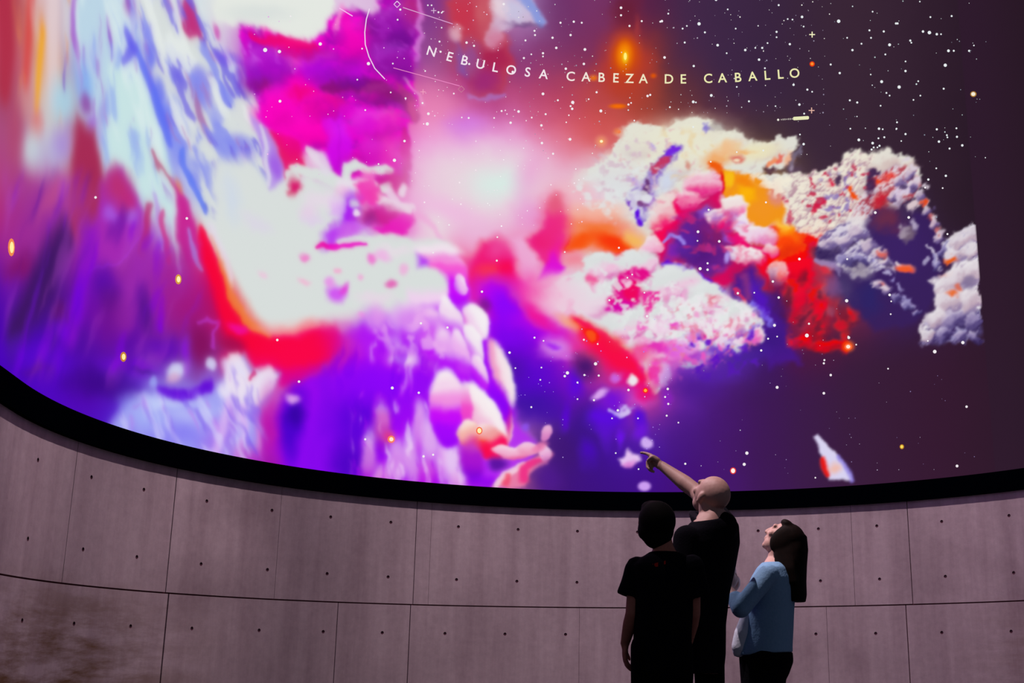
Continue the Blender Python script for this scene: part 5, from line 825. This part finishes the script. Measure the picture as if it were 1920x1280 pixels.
# ---- man, bald, leaning back and pointing at the screen
def build_man():
    D = 6.4; f = unit((-.78, .62, 0)); rt = unit((.62, .78, 0))
    J = lambda x, y, dd=0.0: at(x, y, D+dd)
    foot = J(1306, 1250); root = person_root(foot, 'bald man in black shirt pointing up at the screen, standing behind the boy')
    rings = [(1303, 1262, .175, .118, 0), (1305, 1225, .182, .122, 0), (1306, 1170, .183, .120, 0), (1311, 1110, .195, .122, 0), (1319, 1062, .212, .124, .0), (1327, 1018, .222, .120, .06), (1332, 990, .200, .104, .16), (1335, 972, .135, .085, .20), (1336, 958, .072, .072, .1)]
    def R(g, sh=1.0): return [(J(x, y), (rt*a+UP*a*t)*sh, f*b*sh) for x, y, a, b, t in rings]
    neckb = J(1334, 975); hc = J(1333, 931, .01)
    hu = unit((.42, -.46, .78)); hf = unit(np.array((-.56, .62, .56))); hf = unit(hf-hu*np.dot(hf, hu)); hr = np.cross(hf, hu)
    # body skin
    s = Sculpt(); s.loft(R(s, .93))
    sR = J(1358, 984, .15); eR = J(1306, 922, .40); wR = J(1241, 873, .55)
    s.limb([(sR, .060), ((sR+eR)/2, .053), (eR, .046), (eR*.65+wR*.35, .047), (eR*.2+wR*.8, .034), (wR, .029)])
    d = unit(J(1206, 843, .62)-wR); nrm = unit(np.cross(d, np.cross((-.2, -.9, -.35), d)))
    hand(s, wR, unit(J(1214, 856, .66)-wR), unit((-.3, -.1, -.95)), unit((-.35, -.55, .75)), 1.2, (.10, 1.0, 1.05, 1.1), .5)
    sL = J(1288, 1010, -.15); eL = J(1276, 1110, -.20); wL = J(1268, 1190, -.10)
    s.limb([(sL, .060), ((sL+eL)/2, .052), (eL, .044), (eL*.65+wL*.35, .044), (wL, .028)]); hand(s, wL, (-.1, .2, -1), (.3, .9, 0), (-.9, .3, 0), 1.0, (.25, .3, .35, .4), .1)
    s.limb([(neckb, .066), (J(1331, 955), .062), (J(1330, 945), .058)])
    P = head(s, hc, (hr, hf, hu), 1.04)
    hip = J(1305, 1212); hips = [J(1272, 1212, -.08), J(1328, 1212, .06)]
    legs = [(h, np.array([h[0], h[1]+.02, .50])+rt*.02*q, np.array([h[0], h[1]-.01, .09])+rt*.05*q) for h, q in zip(hips, (-1, 1))]
    for a, b, c in legs: s.limb(leg_chain(a, b, c, (.085, .056, .042)))
    for a, b, c in legs: s.ball(np.array([c[0], c[1], .05])+f*.06, (.04, .11, .045), (np.cross(f, UP), f, UP))
    s.skin('body', root, [M_SKIN], .0065, 5)
    # shirt with sleeves and collar
    s = Sculpt(); s.loft(R(s, 1.05)[0:-1])
    s.ball(J(1354, 988), .088); s.limb([(sR, .075), (sR*.55+eR*.45, .070)]); s.limb([(sL, .075), (sL*.45+eL*.55, .068)])
    s.skin('shirt', root, [M_SHIRT], .009, 5)
    s = Sculpt(); n0 = J(1331, 980); n1 = J(1322, 966)
    sd = np.cross(unit(n1-n0), (0, 1, 0)); s.loft([(J(1335, 990), rt*.105, f*.100+UP*.02), (J(1326, 980), rt*.088, f*.098+UP*.05), (J(1322, 974), rt*.080, f*.090+UP*.06)])
    s.limb([(J(1316, 990, -.08), .016), (J(1292, 990, -.05), .017), (J(1288, 996, -.04), .010)])
    s.skin('collar', root, [noisy('collar_plum', '1a1420', '221a28', 60, .9, .1)], .006, 3)
    s = Sculpt()
    s.loft([(J(1303, 1250), rt*.172, f*.118), (J(1303, 1238), rt*.180, f*.124), (J(1305, 1215), rt*.180, f*.122)])
    for a, b, c in legs: s.limb([(a, .088), (b, .072), (np.array([c[0], c[1], .10]), .066)])
    s.skin('trousers', root, [M_TROU], .010, 6)
    for a, b, c in legs: shoe(root, c, f, M_SHOE)
build_man()

# ---- boy in front of him
def build_boy():
    D = 5.92; f = unit((-.45, .89, 0)); rt = unit((.89, .45, 0))
    J = lambda x, y, dd=0.0: at(x, y, D+dd)
    root = person_root(J(1243, 1250), 'dark-haired boy in black t-shirt standing in front of the bald man')
    rings = [(1240, 1262, .135, .100, 0), (1241, 1225, .142, .104, 0), (1243, 1180, .140, .102, 0), (1246, 1120, .145, .100, 0), (1247, 1082, .158, .100, 0), (1246, 1058, .160, .090, .04), (1246, 1044, .120, .075, .05), (1245, 1034, .066, .060, 0), (1244, 1024, .054, .054, 0)]
    def R(sh): return [(J(x, y), (rt*a+UP*a*t)*sh, f*b*sh) for x, y, a, b, t in rings]
    hc = J(1228, 984, .01); hu = unit((.16, -.36, .92)); hf = unit((-.38, .84, .38)); hf = unit(hf-hu*np.dot(hf, hu)); hr = np.cross(hf, hu)
    s = Sculpt(); s.loft(R(.93)); s.limb([(J(1245, 1032), .052), (J(1240, 1008), .050)]); head(s, hc, (hr, hf, hu), .98)
    sL = J(1196, 1068); eL = J(1186, 1150, -.02); wL = J(1172, 1205, .05); sR = J(1296, 1064); eR = J(1300, 1150, .05); wR = J(1290, 1205, .15)
    for S_, E_, W_, q in ((sL, eL, wL, -1), (sR, eR, wR, 1)):
        s.limb([(S_, .050), ((S_+E_)/2, .042), (E_, .036), (E_*.65+W_*.35, .036), (W_, .024)])
        hand(s, W_, (0, .15, -1), (q*-.9, .3, 0), (-.2, .95, 0), .92, (.35, .4, .45, .5), .1)
    hip = J(1241, 1215); legs = []
    for q in (-1, 1):
        h = hip+rt*.075*q; legs.append((h, np.array([h[0], h[1]+.02, .47])+rt*.02*q, np.array([h[0], h[1], .085])+rt*.04*q))
    for a, b, c in legs: s.limb(leg_chain(a, b, c, (.072, .050, .038))); s.ball(np.array([c[0], c[1], .05])+f*.055, (.036, .10, .042), (np.cross(f, UP), f, UP))
    s.skin('body', root, [M_SKIN3], .0065, 5)
    s = Sculpt(); s.loft(R(1.06)[:-1])
    for S_, E_, q in ((sL, eL, -1), (sR, eR, 1)):
        e = S_*.40+E_*.60+np.array([q*.022, 0, 0]); dv = unit(e-S_); a1 = unit(np.cross(dv, f)); a2 = np.cross(dv, a1)
        s.loft([(S_-dv*.062, a1*.030, a2*.030), (S_-dv*.04, a1*.056, a2*.056), (S_+dv*.0, a1*.066, a2*.066), (S_+dv*.04, a1*.064, a2*.064), ((S_+e)/2, a1*.064, a2*.060), (e, a1*.070, a2*.062), (e+dv*.004, a1*.069, a2*.061)])
    tee = s.skin('t_shirt', root, [M_TEE], .008, 3)
    bk = lambda x, y: J(x, y, -.118)
    def dash(x, y, w, h):
        a, b, c, d = bk(x, y), bk(x+w, y-h*.3), bk(x+w, y+h*.8), bk(x, y+h); o = np.array(root.location)
        V = [p-o for p in (a, b, c, d)]+[p-o+np.array([0, .02, 0]) for p in (a, b, c, d)]
        link('shirt_print', mesh('shirt_print', V, [(0, 1, 2, 3), (7, 6, 5, 4), (0, 4, 5, 1), (1, 5, 6, 2), (2, 6, 7, 3), (3, 7, 4, 0)]), root, [M_RED])
    dash(1218, 1058, 7, 5); dash(1227, 1056, 7, 7); dash(1245, 1052, 3, 6)
    # cap of hair
    s = Sculpt(); P = lambda x, y, z: hc+hr*x+hf*y+hu*z
    s.ball(P(0, -.018, .030), (.094, .108, .100), (hr, hf, hu)); s.ball(P(0, -.050, -.040), (.078, .066, .070), (hr, hf, hu)); s.ball(P(0, .035, .078), (.072, .060, .038), (hr, hf, hu))
    for x in (-1, 1): s.ball(P(x*.072, -.02, -.02), (.020, .050, .050), (hr, hf, hu))
    s.skin('hair', root, [M_HAIRB], .008, 4)
    s = Sculpt(); s.loft([(J(1240, 1275), rt*.135, f*.108), (J(1240, 1250), rt*.142, f*.108), (J(1241, 1225), rt*.140, f*.104)])
    for a, b, c in legs: s.limb([(a, .088), (b, .066), (np.array([c[0], c[1], .10]), .058)])
    s.skin('trousers', root, [M_TROU], .010, 6)
    for a, b, c in legs: shoe(root, c, f, M_SHOE)
build_boy()

# ---- woman with long hair, hands held before her chest
def build_woman():
    D = 6.82; f = unit((-.96, .28, 0)); rt = unit((.28, .96, 0))
    J = lambda x, y, dd=0.0: at(x, y, D+dd)
    root = person_root(J(1436, 1250), 'woman with long dark hair and pale blue blouse looking up at the screen')
    # (centre x, y, half width across, half depth, front/back)
    rings = [(1434, 1232, .165, .150), (1434, 1208, .160, .150), (1438, 1180, .150, .140), (1443, 1145, .145, .130), (1446, 1110, .160, .128), (1449, 1085, .175, .115), (1452, 1066, .160, .090), (1453, 1055, .100, .068), (1454, 1045, .055, .055)]
    def R(sh): return [(J(x, y), rt*a*sh, f*b*sh) for x, y, a, b in rings]
    hc = J(1468, 1012); hu = unit((.62, -.06, .78)); hf = unit((-.74, .20, .62)); hf = unit(hf-hu*np.dot(hf, hu)); hr = np.cross(hf, hu)
    s = Sculpt(); s.loft(R(.90)); s.limb([(J(1454, 1055), .050), (J(1456, 1035), .047), (J(1460, 1022), .045)]); head(s, hc, (hr, hf, hu), .95)
    sL = J(1441, 1076, -.17); eL = J(1389, 1140, -.22); wL = J(1368, 1104, -.10); sR = J(1456, 1076, .17); eR = J(1405, 1145, .22); wR = J(1372, 1112, .06)
    s.limb([(sL, .046), ((sL+eL)/2, .042), (eL, .036), (eL*.6+wL*.4, .034), (wL, .023)]); s.limb([(sR, .046), ((sR+eR)/2, .042), (eR, .036), (eR*.6+wR*.4, .034), (wR, .023)])
    hand(s, wL, (.02, .25, 1), (-.2, .95, 0), (.95, .1, .2), .92, (.30, .35, .4, .45), .2); hand(s, wR, (.0, -.25, 1), (-.2, -.95, 0), (.95, .1, .2), .92, (.35, .4, .45, .5), .2)
    hip = J(1438, 1225); legs = []
    for q in (-1, 1):
        h = hip+rt*.085*q; legs.append((h, np.array([h[0]-.03, h[1], .46])+rt*.01*q, np.array([h[0]+.01, h[1], .08])+rt*.03*q))
    for a, b, c in legs: s.limb(leg_chain(a, b, c, (.088, .054, .038))); s.ball(np.array([c[0], c[1], .048])+f*.055, (.035, .10, .04), (np.cross(f, UP), f, UP))
    s.skin('body', root, [M_SKIN2], .006, 5)
    # blouse: loose hem hanging in front, sleeves to the elbow
    s = Sculpt(); s.loft([(J(1431, 1226), rt*.175, f*.166-UP*.012), (J(1431, 1212), rt*.172, f*.164)]+R(1.06)[2:-1])
    for S_, E_, W_ in ((sL, eL, wL), (sR, eR, wR)): s.limb([(S_, .058), ((S_+E_)/2, .055), (E_, .054), (E_*.55+W_*.45, .048)])
    s.skin('blouse', root, [M_BLOUSE], .008, 4)
    s = Sculpt(); s.limb([(J(1399, 1158, -.07), .034), (J(1391, 1188, -.09), .044), (J(1386, 1212, -.09), .044), (J(1385, 1220, -.085), .036)])  # blouse front in a paler tone: the light falling on it, painted in
    tag(s.skin('blouse_front', root, [noisy('blouse_lit_front', 'dfe6f2', 'cfd8e8', 70, .9, .1, .2)], .008, 4), 'front tail of the blouse, coloured paler for the light on it')
    # long straight hair
    s = Sculpt(); P = lambda x, y, z: hc+hr*x+hf*y+hu*z
    s.ball(P(0, -.026, .026), (.088, .098, .092), (hr, hf, hu)); s.ball(P(0, .030, .085), (.066, .045, .028), (hr, hf, hu))
    for x in (-1, 1): s.ball(P(x*.068, -.010, -.010), (.024, .066, .085), (hr, hf, hu))
    sx = rt; fy = unit((-1, .2, 0))
    s.loft([(J(1488, 1004), sx*.085, fy*.075), (J(1487, 1030), sx*.098, fy*.085), (J(1486, 1060), sx*.108, fy*.080), (J(1488, 1090), sx*.110, fy*.070), (J(1492, 1115), sx*.105, fy*.060), (J(1493, 1128), sx*.095, fy*.050)])
    s.loft([(J(1472, 1015, -.075), sx*.012, fy*.055), (J(1470, 1040, -.085), sx*.014, fy*.060), (J(1472, 1065, -.10), sx*.016, fy*.058), (J(1482, 1095, -.10), sx*.016, fy*.050)])
    s.skin('hair', root, [M_HAIR], .007, 4)
    s = Sculpt()
    s.loft([(J(1428, 1290), rt*.160, f*.110), (J(1434, 1262), rt*.170, f*.135), (J(1437, 1240), rt*.172, f*.150), (J(1436, 1222), rt*.165, f*.150)])
    for a, b, c in legs: s.limb([(a+np.array([0, 0, -.03]), .105), (b, .072), (np.array([c[0], c[1], .09]), .05)])
    s.skin('trousers', root, [M_TROU], .010, 6)
    for a, b, c in legs: shoe(root, c, f, M_SHOE)
build_woman()
